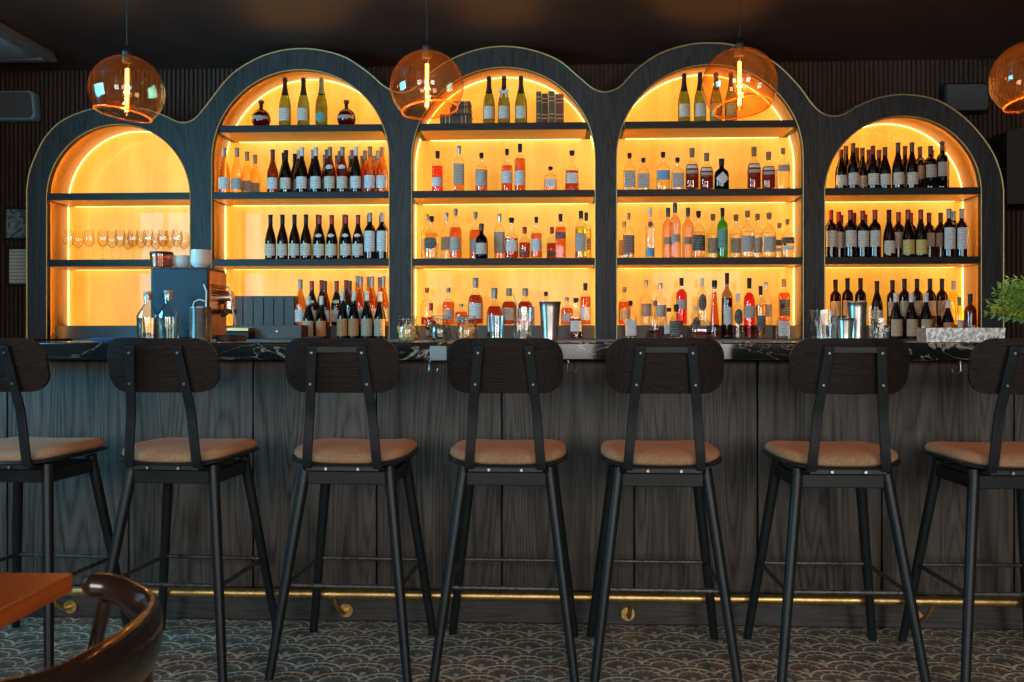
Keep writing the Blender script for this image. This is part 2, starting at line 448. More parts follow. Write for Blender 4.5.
# carcass behind the facade, following the outline
car = MB()
n = len(outline)
for i in range(n-1):
    (a, b), (c, d) = outline[i], outline[i+1]
    car.add([(a, YF+.045, b), (c, YF+.045, d), (c, YW-.03, d), (a, YW-.03, b)], [(0, 1, 2, 3)])
car_o = part(car, 'carcass', OAK)
so = car_o.modifiers.new('thick', 'SOLIDIFY'); so.thickness = .02; so.offset = -1
S1, S2, S3 = 2.620, 2.155, 1.687
TH = .048
SH = {0: (S2, S3), 1: (S1, S2, S3), 2: (S1, S2, S3), 3: (S1, S2, S3), 4: (S2, S3)}
RISE = .095
for i, (cx, r, zc) in enumerate(ARCH):
    ap = arch_path(cx, r+.034, zc, 40)
    lin = MB()
    inner = [(a, b) for a, b in ap]
    for k in range(len(inner)-1):
        (a, b), (c, d) = inner[k], inner[k+1]
        lin.add([(a, YF+.046, b), (c, YF+.046, d), (c, YBK, d), (a, YBK, b)], [(0, 1, 2, 3)])
    # weld for smooth shading
    n_o = bpy.data.objects.new('niche', None)
    lo = part(lin, 'niche_lining', REVEAL, smooth=40)
    bm = bmesh.new(); bm.from_mesh(lo.data); bmesh.ops.remove_doubles(bm, verts=bm.verts, dist=1e-5)
    bmesh.ops.recalc_face_normals(bm, faces=bm.faces); bm.to_mesh(lo.data); bm.free()
    bpy.data.objects.remove(n_o)
    sd = lo.modifiers.new('thick', 'SOLIDIFY'); sd.thickness = .015; sd.offset = 0
    bp = MB(); q = [(a, b) for a, b in arch_path(cx, r+.038, zc, 40)]
    bp.prism(q, YBK, YBK+.02)
    p = bp.build('back_panel', PANEL, lo); p['label'] = 'glowing amber backlit wood veneer panel'
    ld = [(a, YBK-.012, b) for a, b in arch_path(cx, r+.026, zc, 40)]
    MB().tube(ld, .0045, 8).build('led_strip', LED, lo)['label'] = 'warm glowing light strip'
    MB().tube([(a, YF-.002, b) for a, b in arch_path(cx, r+.002, zc, 40)], .004, 6).build('opening_trim', TRIM, lo)
    MB().tube([(a, YF+.0505, b+(0 if k_ else 0)) for k_, (a, b) in enumerate(arch_path(cx, r+.024, zc, 40))], .0045, 6).build('led_strip', LEDF, lo)
    for z in SH[i]:
        def hw(zz):
            return r if zz <= zc else math.sqrt(max(r*r-(zz-zc)**2, .01))
        h = hw(z)-.003
        h2 = (r+.030 if z <= zc else math.sqrt(max((r+.030)**2-(z-zc)**2, .01)))
        MB().flat([(cx-h, YF+.002), (cx+h, YF+.002), (cx+h, YF+.057), (cx+h2, YF+.057), (cx+h2, YBK-.004), (cx-h2, YBK-.004), (cx-h2, YF+.057), (cx-h, YF+.057)], z-TH, z).build('shelf', OAKX, lo, bev=.002)
        MB().box((cx-h+.004, YF+.012, z-TH-.0016), (cx+h-.004, YBK-.028, z-TH+.0004)).build('shelf_underside', REVEAL, lo)['label'] = 'warm veneer underside of the shelf'
        MB().box((cx-h+.03, YBK-.026, z-TH-.0022), (cx+h-.03, YBK-.010, z-TH-.0006)).build('led_strip', LED, lo)
    MB().box((cx-r-.03, YBK-.19, CTOP), (cx+r+.03, YBK-.016, CTOP+RISE)).build('riser_step', RISER, lo, bev=.002)
# cabinets below and worktop
bc = empty('back_counter', ((xl+xr)/2, 6.5, 0)); o0 = -Vector(bc.location)
tag(bc, 'dark low back counter running under the arched shelves', 'counter')
MB().box((-3.2, 6.15, 0), (3.3, YW-.03, CTOP-.04)).build('cabinet_body', OAK, bc, loc=o0)
MB().box((-3.2, 6.08, CTOP-.04), (3.3, YW-.03, CTOP)).build('worktop', simple('slate_worktop', (.035, .05, .055), .3, 0, .2, 12), bc, bev=.003, loc=o0)

# ------------------------------------------------------------------ bar counter
YP = 3.735; BT = 1.125
bar = empty('bar_counter', (0, YP, 0)); tag(bar, 'long bar with dark oak plank front behind the row of stools', 'bar')
ob = -Vector(bar.location)
MB().box((-3.1, YP+.018, 0), (3.1, 4.30, BT-.07)).build('carcass', GAPM, bar, loc=ob)
gaps = [at(u, 480, YP)[0] for u in (-100, 9, 130, 254, 377, 502, 634, 757, 881, 1013, 1140)]
for a, b in zip(gaps[:-1], gaps[1:]):
    MB().box((-(b-a)/2+.003, -.012, 0), ((b-a)/2-.003, .020, BT-.07-.135)).build('front_panel', OAKBAR, bar, bev=.003, loc=Vector(((a+b)/2, YP, .13))+ob)
MB().box((-3.1, YP-.025, 0), (3.1, YP+.02, .125)).build('kickboard', wood('kick_oak', (.012, .012, .011), (.07, .065, .06), .5, 'x'), bar, bev=.008, loc=ob)
ct = MB().box((-3.15, 3.625, BT-.07), (3.15, 4.36, BT)).build('marble_worktop', MARBLE, bev=.006, seg=3)
tag(ct, 'black marble bar top with pale gold veins', 'worktop')
# foot rail
fr = empty('foot_rail', (0, 3.60, .142)); tag(fr, 'long brass foot rail along the base of the bar', 'foot rail')
MB().tube([(-3.0, 0, 0), (3.0, 0, 0)], .0185, 16).build('rail', BRASS, fr)
for u in (50, 333, 630, 934, 1130):
    X, _ = at(u, 600, 3.6)
    mb = MB(); dx = .03 if u < 600 else (0 if u < 700 else -.03)
    mb.tube([(X, 0, -.01), (X+dx*.5, .012, -.055), (X+dx, .045, -.088), (X+dx, .106, -.092)], .009, 10)
    mb.tube([(X+dx, .096, -.092), (X+dx, .1085, -.092)], .027, 18)
    mb.tube([(X-.013, 0, 0), (X+.013, 0, 0)], .0215, 18)
    mb.build('bracket', BRASS, fr)
# purse hooks under the bar top and the steel plate on its edge
def hook(u):
    X, _ = at(u, 365, 3.66)
    pr = MB()
    for s in (-1, 1):
        pr.tube([(s*.001, 0, .03)]+[(s*(.017-.017*math.cos(a)), -.004, .0+ -.018*math.sin(a)) for a in [PI*k/8 for k in range(9)]], .0016, 6)
    pr.box((-.003, -.001, .024), (.004, .002, .034))
    o = pr.build('coat_hook', STEEL, loc=(X, 3.70, BT-.07-.0345))
    return o
for u, s in ((428, 'beside the steel plate'), (568, 'right of the fourth stool back'), (965, 'half behind the seventh stool back')):
    tag(hook(u), 'small double metal hook under the bar top ' + s, 'hook')
pX0, pZ0 = at(430, 360.5, 3.62); pX1, pZ1 = at(447, 346, 3.62)
tag(MB().box((pX0, 3.612, pZ0), (pX1, 3.6255, pZ1)).build('steel_plate', simple('pale_steel', (.26, .31, .34), .5, .3, .1, 30), bev=.002),
    'small pale steel plate on the bar top edge', 'plate')

# ------------------------------------------------------------------ stools
def rounded_back(W, H, r, n=12, m=22):
    ts = []
    for k in range(n+1): ts.append(-H/2+r*(1-math.cos(PI/2*k/n)))
    for k in range(1, 7): ts.append(-H/2+r+(H-2*r)*k/7)
    for k in range(n+1): ts.append(H/2-r*(1-math.cos(PI/2*(1-k/n))))
    rows = []
    for t in ts:
        d = max(0, abs(t)-(H/2-r)); hw = W/2-r+math.sqrt(max(r*r-d*d, 0))
        rows.append([(hw*math.sin(PI/2*(-1+2*j/m)), t) for j in range(m+1)])
    return rows
def stool_parts(root, crossbar=True):
    for sx in (-1, 1):
        for sy in (-1, 1):
            MB().tube([(sx*.147, sy*.135, .700), (sx*.235, sy*(.262 if sy < 0 else .247), 0)], [.0200, .0155], 14).build('leg', LEGM, root)
    ap = MB()
    for sy in (-1, 1): ap.box((-.145, sy*.141-.009, .638), (.145, sy*.141+.009, .684))
    for sx in (-1, 1): ap.box((sx*.153-.009, -.135, .638), (sx*.153+.009, .135, .684))
    ap.build('apron', LEGM, root, bev=.003)
    k = .30/.70; X = .235-.088*k; Y = .245-.110*k
    for a, b in (((-X, -Y), (X, -Y)), ((-X, Y), (X, Y)), ((-X, -Y), (-X, Y)), ((X, -Y), (X, Y))):
        MB().tube([(a[0], a[1], .30), (b[0], b[1], .30)], .0078, 10).build('stretcher', simple('worn_black_rod', (.05, .05, .048), .4, .3, .9, 90, .4), root)
    # seat shell: rounded trapezoid, sides lifted
    def outline(s, n=64):
        P = []
        for k in range(n):
            a = 2*PI*k/n; e = .54
            c, q = math.cos(a), math.sin(a)
            x = math.copysign(abs(c)**e, c)*.211*s; y = math.copysign(abs(q)**e, q)*.222*s
            x *= 1-.03*(y/.2)          # narrower at the front
            P.append((x, y+.022))
        return P
    sh = MB(); rs = []
    def lift(x): return .018*(abs(x)/.2)**2.5
    for s, z in ((.02, .699), (.5, .699), (.9, .699), (1.0, .703), (1.005, .709), (.99, .714), (.5, .714), (.02, .714)):
        rs.append([(x, y, z+lift(x)) for x, y in outline(s)])
    sh.rings(rs); sh.build('seat_shell', LEGM, root)
    cu = MB(); rs = []
    for s, z in ((.02, .7145), (.6, .7145), (.93, .7145), (.965, .722), (.955, .735), (.90, .747), (.78, .756), (.55, .762), (.3, .765), (.02, .766)):
        rs.append([(x, y, z+lift(x)) for x, y in outline(s)])
    cu.rings(rs); cu.build('seat_cushion', FABRIC, root, smooth=60)
    # back supports: flat bars coming from under the seat, kinked, leaning back
    prof = [(-.06, .694), (-.15, .694), (-.185, .696), (-.204, .706), (-.212, .728), (-.216, .78), (-.220, .85), (-.223, .895), (-.228, .915), (-.243, .975), (-.258, 1.04), (-.274, 1.105), (-.277, 1.118)]
    for sx in (-1, 1):
        pts = []
        for (y, z) in prof:
            x = .122 if z < .70 else (.122-.016*(z-.70)/.2 if z < .9 else .106-.022*(z-.9)/.2)
            pts.append((sx*x, y, z))
        sp_ = MB().ribbon(pts, .032, .012).build('back_support', LEGM, root, bev=.002)
        for z in (1.095, .99):
            sc_ = MB()
            yy = -.272 if z > 1.05 else -.247
            xx = .106-.022*(z-.9)/.2
            sc_.tube([(sx*xx, yy-.004, z), (sx*xx, yy-.0095, z-.001)], .0038, 10)
            sc_.build('screw', STEEL, sp_)
    if crossbar:
        MB().box((-.085, -.2775, 1.094), (.085, -.2695, 1.116)).build('crossbar', BLACKP, root, bev=.002)
    bk = MB(); rows = rounded_back(.390, .184, .064); th = .0065
    N = len(rows[0]); Fr = []; Bk = []
    tl = math.atan2(.047, .20)
    for row in rows:
        for (x, t) in row:
            yb = -.2485+.045*(abs(x)/.2)**2
            z = 1.051+t; y = yb-(t)*math.tan(tl)
            Fr.append((x, y+th, z)); Bk.append((x, y-th, z))
    M_ = len(rows); o2 = len(Fr)
    fs = []
    for i in range(M_-1):
        for j in range(N-1):
            fs.append((i*N+j, i*N+j+1, (i+1)*N+j+1, (i+1)*N+j)); fs.append((o2+i*N+j, o2+(i+1)*N+j, o2+(i+1)*N+j+1, o2+i*N+j+1))
    rim = [j for j in range(N)]+[i*N+N-1 for i in range(1, M_)]+[(M_-1)*N+j for j in range(N-2, -1, -1)]+[i*N for i in range(M_-2, 0, -1)]
    for k in range(len(rim)):
        a, b = rim[k], rim[(k+1) % len(rim)]; fs.append((a, o2+a, o2+b, b))
    bk.add(Fr+Bk, fs)
    b_ = bk.build('backrest', BACKOAK, root); b_['label'] = 'dark curved plywood backrest'
    bo = MB()
    for x in (-.055, .055): bo.tube([(x, -.207, .702), (x, -.2115, .702)], .0065, 12)
    bo.box((-.125, -.205, .6935), (.125, -.185, .7065))
    bo.build('bolt_plate', BLACKM, root)
    for x in (-.055, .055):
        MB().tube([(x, -.2055, .700), (x, -.212, .700)], .0048, 14).build('bolt', STEEL, root)
base_a = empty('bar_stool'); stool_parts(base_a, False)
base_b = empty('bar_stool'); stool_parts(base_b, True)
stools = [(-1.90, 3.325, -4.0, 'a', 'black bar stool with tan seat cut off behind the orange wooden table'),
          (-1.312, 3.325, -3.6, 'a', 'second black bar stool with tan seat, in front of the blue espresso machine'),
          (-.702, 3.328, -2.2, 'b', 'third black bar stool with tan seat, in front of the jumbled wine bottles'),
          (-.153, 3.328, -1.2, 'a', 'middle black bar stool with tan seat, fourth in the row'),
          (.378, 3.325, -1.0, 'b', 'fifth black bar stool with tan seat, between middle stool and sixth stool'),
          (.978, 3.325, 0.4, 'b', 'sixth black bar stool with tan seat, before the steel shaker tins'),
          (1.560, 3.325, 1.2, 'b', 'last black bar stool with tan seat, beside the silver tray and plant')]
used = set()
for x, y, rz, k, lab in stools:
    b = base_a if k == 'a' else base_b
    o = b if k not in used else copy_tree(b); used.add(k)
    o.location = (x, y, 0); o.rotation_euler = (0, 0, R(rz)); tag(o, lab, 'bar stool', 'bar stools along the bar')

# ------------------------------------------------------------------ pendants
GLOBE = glass('amber_globe_glass', (1.0, .78, .52), .80, 1.25, .015, (.010, (1, .48, .16)), (.80, .34, .10))
RIMG = glass('globe_rim_glass', (1.0, .60, .26), .8, 1.3, .03, (.22, (1, .55, .20)))
BULBG = glass('bulb_glass', (1, .80, .50), .7, .8)
def pendant():
    rt = empty('pendant_lamp')
    r = .155
    # blown globe, pushed in at the foot
    prof = []
    a0 = 6
    for k in range(0, 27):
        a = R(a0+(128-a0)*k/26); prof.append((r*math.sin(a), r*.96*math.cos(a)))
    rb, zb = prof[-1]
    prof += [(rb*.97, zb-.008), (rb*.90, zb-.010), (rb*.80, zb+.002), (rb*.62, zb+.020), (rb*.4, zb+.034), (rb*.22, zb+.040)]
    n = 40; mb = MB()
    mb.rings([[(p*math.cos(2*PI*k/n), p*math.sin(2*PI*k/n), z) for k in range(n)] for p, z in prof], cap=False)
    g = mb.build('glass_globe', GLOBE, rt, smooth=70); g['label'] = 'blown amber glass globe'
    MB().tube([(rb*.95*math.cos(2*PI*k/40), rb*.95*math.sin(2*PI*k/40), zb-.009) for k in range(40)], .0042, 8, closed=True).build('thick_rim', RIMG, g, smooth=70)
    MB().lathe([(.0, .175), (.012, .175), (.020, .166), (.022, .125), (.018, .118), (0, .118)], 20).build('lamp_holder', BLACKM, rt)
    MB().tube([(0, 0, .172), (0, 0, CEIL-2.22)], .0022, 6).build('cord', BLACKM, rt)
    MB().lathe([(0, CEIL-2.222), (.05, CEIL-2.222), (.05, CEIL-2.245), (.045, CEIL-2.25), (0, CEIL-2.25)], 24).build('ceiling_rose', BLACKM, rt)
    b = MB().lathe([(.008, .118), (.014, .10), (.015, -.09), (.012, -.102), (0, -.106)], 18).build('bulb', BULBG, rt, smooth=60)
    fb = MB()
    for k in range(4):
        a = PI/2*k+.4
        fb.tube([(.0045*math.cos(a), .0045*math.sin(a), .095), (.0055*math.cos(a+.5), .0055*math.sin(a+.5), 0), (.0045*math.cos(a), .0045*math.sin(a), -.085)], 0.0026, 5)
    fb.build('filament', FILA, b)
    return rt
pd = pendant()
pl = [(127, 91, (4, -3)), (427, 86.5, (3, 6)), (739.5, 84.5, (-2, 5)), (1030, 78, (0, 4))]
labs = ['amber glass globe pendant before the empty stemware arch, leftmost of four', 'amber glass globe pendant between second and middle arches',
        'amber glass globe pendant hiding part of the fourth arch top shelf', 'amber glass globe pendant cut by the picture edge above the plant']
for i, (u, v, tl) in enumerate(pl):
    o = pd if i == 0 else copy_tree(pd)
    X, Z = at(u, v, 3.9)
    o.location = (X, 3.9, 2.22)
    for ch in o.children:
        if ch.name.startswith('glass_globe'): ch.rotation_euler = (R(-7+tl[0]), R((9, -7, -6, -8)[i]), R(i*50*0)); 
    dz = Z-2.22
    for ch in o.children:
        if not (ch.name.startswith('cord') or ch.name.startswith('ceiling_rose')): ch.location.z = dz
        if ch.name.startswith('cord'): ch.scale = (1, 1, 1); ch.location.z = 0
    tag(o, labs[i], 'lamp', 'amber pendant lamps over the bar')
    l = bpy.data.lights.new('filament_light', 'POINT'); l.energy = 16; l.color = (1, .50, .17); l.shadow_soft_size = .012
    lo = bpy.data.objects.new('filament_light', l); COL.objects.link(lo); lo.parent = o; lo.location = (0, 0, dz)

# ------------------------------------------------------------------ bottles
G = {
 'dark': glass('dark_wine_glass', (.085, .035, .022), .35), 'brown': glass('brown_wine_glass', (.38, .16, .06), .35),
 'olive': glass('olive_champagne_glass', (.40, .46, .16), .35), 'amber': glass('amber_rose_glass', (.80, .50, .22), .5),
 'gold': glass('golden_wine_glass', (.98, .84, .55), .55), 'clear': glass('clear_glass', (.97, .97, .95), .62),
 'green': glass('green_bottle_glass', (.20, .62, .30), .35), 'frost': glass('blush_frosted_glass', (.92, .72, .68), .6, 1, .25),
 'black': glass('black_bottle_glass', (.02, .015, .015), .4), 'plum': glass('plum_round_bottle', (.16, .04, .04), .35),
 'red': glass('red_glass', (.92, .10, .07), .45), 'yellow': glass('yellow_glass', (.95, .92, .25), .6),
 'smoke': glass('smoke_glass', (.55, .42, .30), .5),
}
LQ = {
 'rye': liquid('amber_liquid', (.80, .17, .015)), 'cognac': liquid('cognac_liquid', (.42, .045, .012)), 'rose': liquid('rose_liquid', (.85, .07, .035)),
 'campari': liquid('red_liquid', (.85, .02, .02)), 'clearl': liquid('clear_liquid', (.97, .93, .80)), 'dk': liquid('dark_liquid', (.14, .02, .015)),
 'pale': liquid('pale_gold_liquid', (.96, .62, .18)), 'lime': liquid('yellow_green_liquid', (.75, .80, .06)), 'pink': liquid('pink_liquid', (.92, .40, .16)),
}
CAPM = {'black': BLACKP, 'red': simple('red_foil', (.30, .02, .015), .4, .2), 'grey': simple('grey_foil', (.26, .24, .22), .4, .4),
        'white': simple('white_foil', (.62, .58, .52), .5), 'cork': simple('cork', (.28, .15, .07), .8), 'silver': simple('silver_cap', (.5, .5, .48), .3, .8),
        'blue': simple('dark_blue_cap', (.02, .05, .09), .4), 'brown': simple('brown_foil', (.10, .03, .02), .45, .2), 'olivef': simple('olive_foil', (.16, .15, .05), .5, .2),
        'copper': simple('copper_foil', (.38, .17, .08), .4, .4)}
LBM = {'cream': printed('cream_label', (.60, .53, .43), (.10, .07, .05)), 'white': printed('white_label', (.66, .63, .60), (.10, .09, .1)),
       'greylab': printed('grey_label', (.44, .39, .34), (.06, .05, .05)), 'yellow': printed('yellow_label', (.62, .46, .14), (.12, .08, .02)),
       'blue': printed('blue_label', (.10, .28, .42), (.4, .5, .55)), 'darklab': printed('dark_label', (.03, .03, .035), (.4, .35, .25)),
       'brownlab': printed('brown_label', (.14, .06, .04), (.5, .4, .3)), 'teal': printed('teal_label', (.05, .22, .20), (.45, .5, .3)),
       'kraft': printed('kraft_label', (.46, .34, .22), (.12, .06, .03)), 'orange': printed('orange_label', (.55, .22, .07), (.1, .04, .02)),
       'tan': printed('tan_label', (.42, .32, .24), (.12, .08, .06))}
PROF = {  # (radius / R, height / H)
 'burg': [(0, .012), (.75, 0), (.97, .012), (1, .04), (1, .40), (.96, .46), (.82, .55), (.58, .66), (.42, .73), (.37, .78), (.36, .955), (.40, .958), (.40, .985), (.36, 1), (0, 1)],
 'bord': [(0, .012), (.8, 0), (.98, .012), (1, .04), (1, .60), (.93, .665), (.68, .715), (.44, .745), (.38, .78), (.37, .955), (.41, .958), (.41, .985), (.37, 1), (0, 1)],
 'champ': [(0, .012), (.8, 0), (.98, .012), (1, .04), (1, .38), (.95, .46), (.80, .56), (.56, .67), (.42, .75), (.36, .82), (.33, .93), (.42, .935), (.42, .955), (.36, .97), (.34, 1), (0, 1)],
 'round': [(0, .01), (.85, 0), (.98, .01), (1, .03), (1, .52), (.95, .58), (.75, .645), (.42, .68), (.29, .72), (.27, .86), (.31, .865), (.31, .88), (.26, .885), (0, .886)],
 'tall': [(0, .01), (.85, 0), (.98, .01), (1, .03), (1, .62), (.93, .68), (.62, .73), (.38, .76), (.33, .80), (.32, .90), (.36, .905), (.36, .92), (.3, .925), (0, .926)],
 'jug': [(0, .01), (.82, 0), (.93, .012), (1, .05), (1, .42), (.97, .52), (.85, .60), (.55, .66), (.36, .70), (.30, .75), (.30, .86), (.36, .865), (.36, .885), (.3, .89), (0, .89)],
 'flare': [(0, .01), (.9, 0), (1, .015), (1, .04), (.92, .45), (1.0, .52), (.96, .55), (.5, .60), (.33, .65), (.28, .70), (.28, .88), (.34, .885), (.34, .90), (.28, .905), (0, .905)],
 'orb': [(0, .01), (.45, 0), (.7, .03), (.92, .14), (1, .28), (.97, .40), (.80, .54), (.50, .635), (.26, .67), (.21, .70), (.21, .88), (.28, .885), (.28, .9), (.21, .905), (0, .905)],
 'cone': [(0, .01), (.9, 0), (1, .015), (1, .05), (.85, .25), (.62, .50), (.42, .72), (.36, .86), (.45, .865), (.45, .88), (.36, .885), (0, .886)],
}
WIDTH = {'burg': .0395, 'bord': .0385, 'champ': .043, 'round': .0445, 'tall': .040, 'jug': .046, 'flare': .050, 'orb': .066, 'cone': .040}
SQ = {}
CACHE = {}
def prof_r(P, z):
    for (a, b), (c, d) in zip(P[:-1], P[1:]):
        if b <= z <= d and d > b: return a+(c-a)*(z-b)/(d-b)
    return 0
def patch(P, Rr, H, z0, z1, half, sq, flat, off=.0008, shape='rect'):
    """a curved paper label lying on the bottle wall, facing -y"""
    mb = MB(); n = 12; m = 8 if shape != 'rect' else 3
    g = []
    for j in range(m+1):
        t = j/m; z = z0+(z1-z0)*t
        s = 1
        if shape == 'round': s = math.sqrt(max(1-(2*t-1)**2, .004))
        if shape == 'diamond': s = max(1-abs(2*t-1), .02)
        for i in range(n+1):
            a = -PI/2+half*s*(-1+2*i/n); cx, cy = math.cos(a), math.sin(a); q = 1
            if sq: e = 2+sq*4; q = (abs(cx)**e+abs(cy)**e)**(-1/e)
            r = prof_r(P, z)*Rr+off
            g.append((r*cx*q, r*cy*q*flat-(off if flat < 1 else 0), z*H))
    fs = [(j*(n+1)+i, j*(n+1)+i+1, (j+1)*(n+1)+i+1, (j+1)*(n+1)+i) for j in range(m) for i in range(n)]
    return mb.add(g, fs)
def bottle(kind, gm, cap, lab, H, loc, lq=None, fill=.55, sq=0, wide=1.0, rot=0, name='bottle', foil=None):
    """one bottle: glass body with its label(s), capsule or stopper and, where clear, the liquid inside"""
    Hq = round(H*200)/200; key = (kind, gm, cap, str(lab), Hq, lq, fill, sq, wide)
    if key not in CACHE:
        P = PROF[kind]; Rr = WIDTH[kind]*wide; flat = .62 if kind == 'flare' else (.85 if sq else 1)
        seg = 28 if sq else 20
        body = MB().lathe([(a*Rr, b*Hq) for a, b in P], seg, sq=sq, flat=flat).mesh(name, G[gm], 50)
        ch = []
        wine = kind in ('burg', 'bord', 'champ')
        if wine:
            z0 = foil if foil else (.80 if kind != 'champ' else .66)
            c = [(prof_r(P, z0)*Rr+.0008, z0)]+[(a*Rr+.0008, b) for a, b in P if b > z0 and a > 0]+[(0, 1.004)]
            ch.append(('capsule', MB().lathe([(a, b*Hq) for a, b in c], 14).mesh('capsule', CAPM[cap], 50)))
        else:
            zt = P[-1][1]; rr = P[-3][0]*Rr
            c = [(0, zt-.03), (rr*.8, zt-.03), (rr*.8, zt), (rr*1.1, zt+.002), (rr*1.12, .985), (rr*.95, 1), (0, 1)]
            if kind in ('tall', 'jug'): c = [(0, zt-.10), (rr*.98, zt-.10), (rr*1.02, zt-.05), (rr*1.06, zt), (rr*1.08, .99), (rr*.95, 1), (0, 1)]
            ch.append(('stopper' if kind not in ('tall', 'jug') else 'cap', MB().lathe([(a, b*Hq) for a, b in c], 14).mesh('stopper', CAPM[cap], 50)))
        for (lm, z0, z1, half, shp) in lab:
            ch.append(('paper_label', patch(P, Rr, Hq, z0, z1, half, sq, flat, shape=shp).mesh('paper_label', LBM[lm], 60)))
        if lq:
            c = [(0, .022)]+[(a*Rr*.93, max(b, .022)) for a, b in P if .012 < b < fill and a > 0]+[(prof_r(P, fill)*Rr*.93, fill), (0, fill)]
            ch.append(('liquid', MB().lathe([(a, b*Hq) for a, b in c], seg, sq=sq, flat=flat).mesh('liquid', LQ[lq], 50)))
        CACHE[key] = (body, ch)
    body, ch = CACHE[key]
    o = bpy.data.objects.new(name, body); COL.objects.link(o); o.location = loc; o.rotation_euler = (0, 0, rot)
    for nm, me_ in ch:
        c = bpy.data.objects.new(nm, me_); COL.objects.link(c); c.parent = o
    return o

def lb(m, z0=.08, z1=.34, half=1.15, shape='rect'): return (m, z0, z1, half, shape)
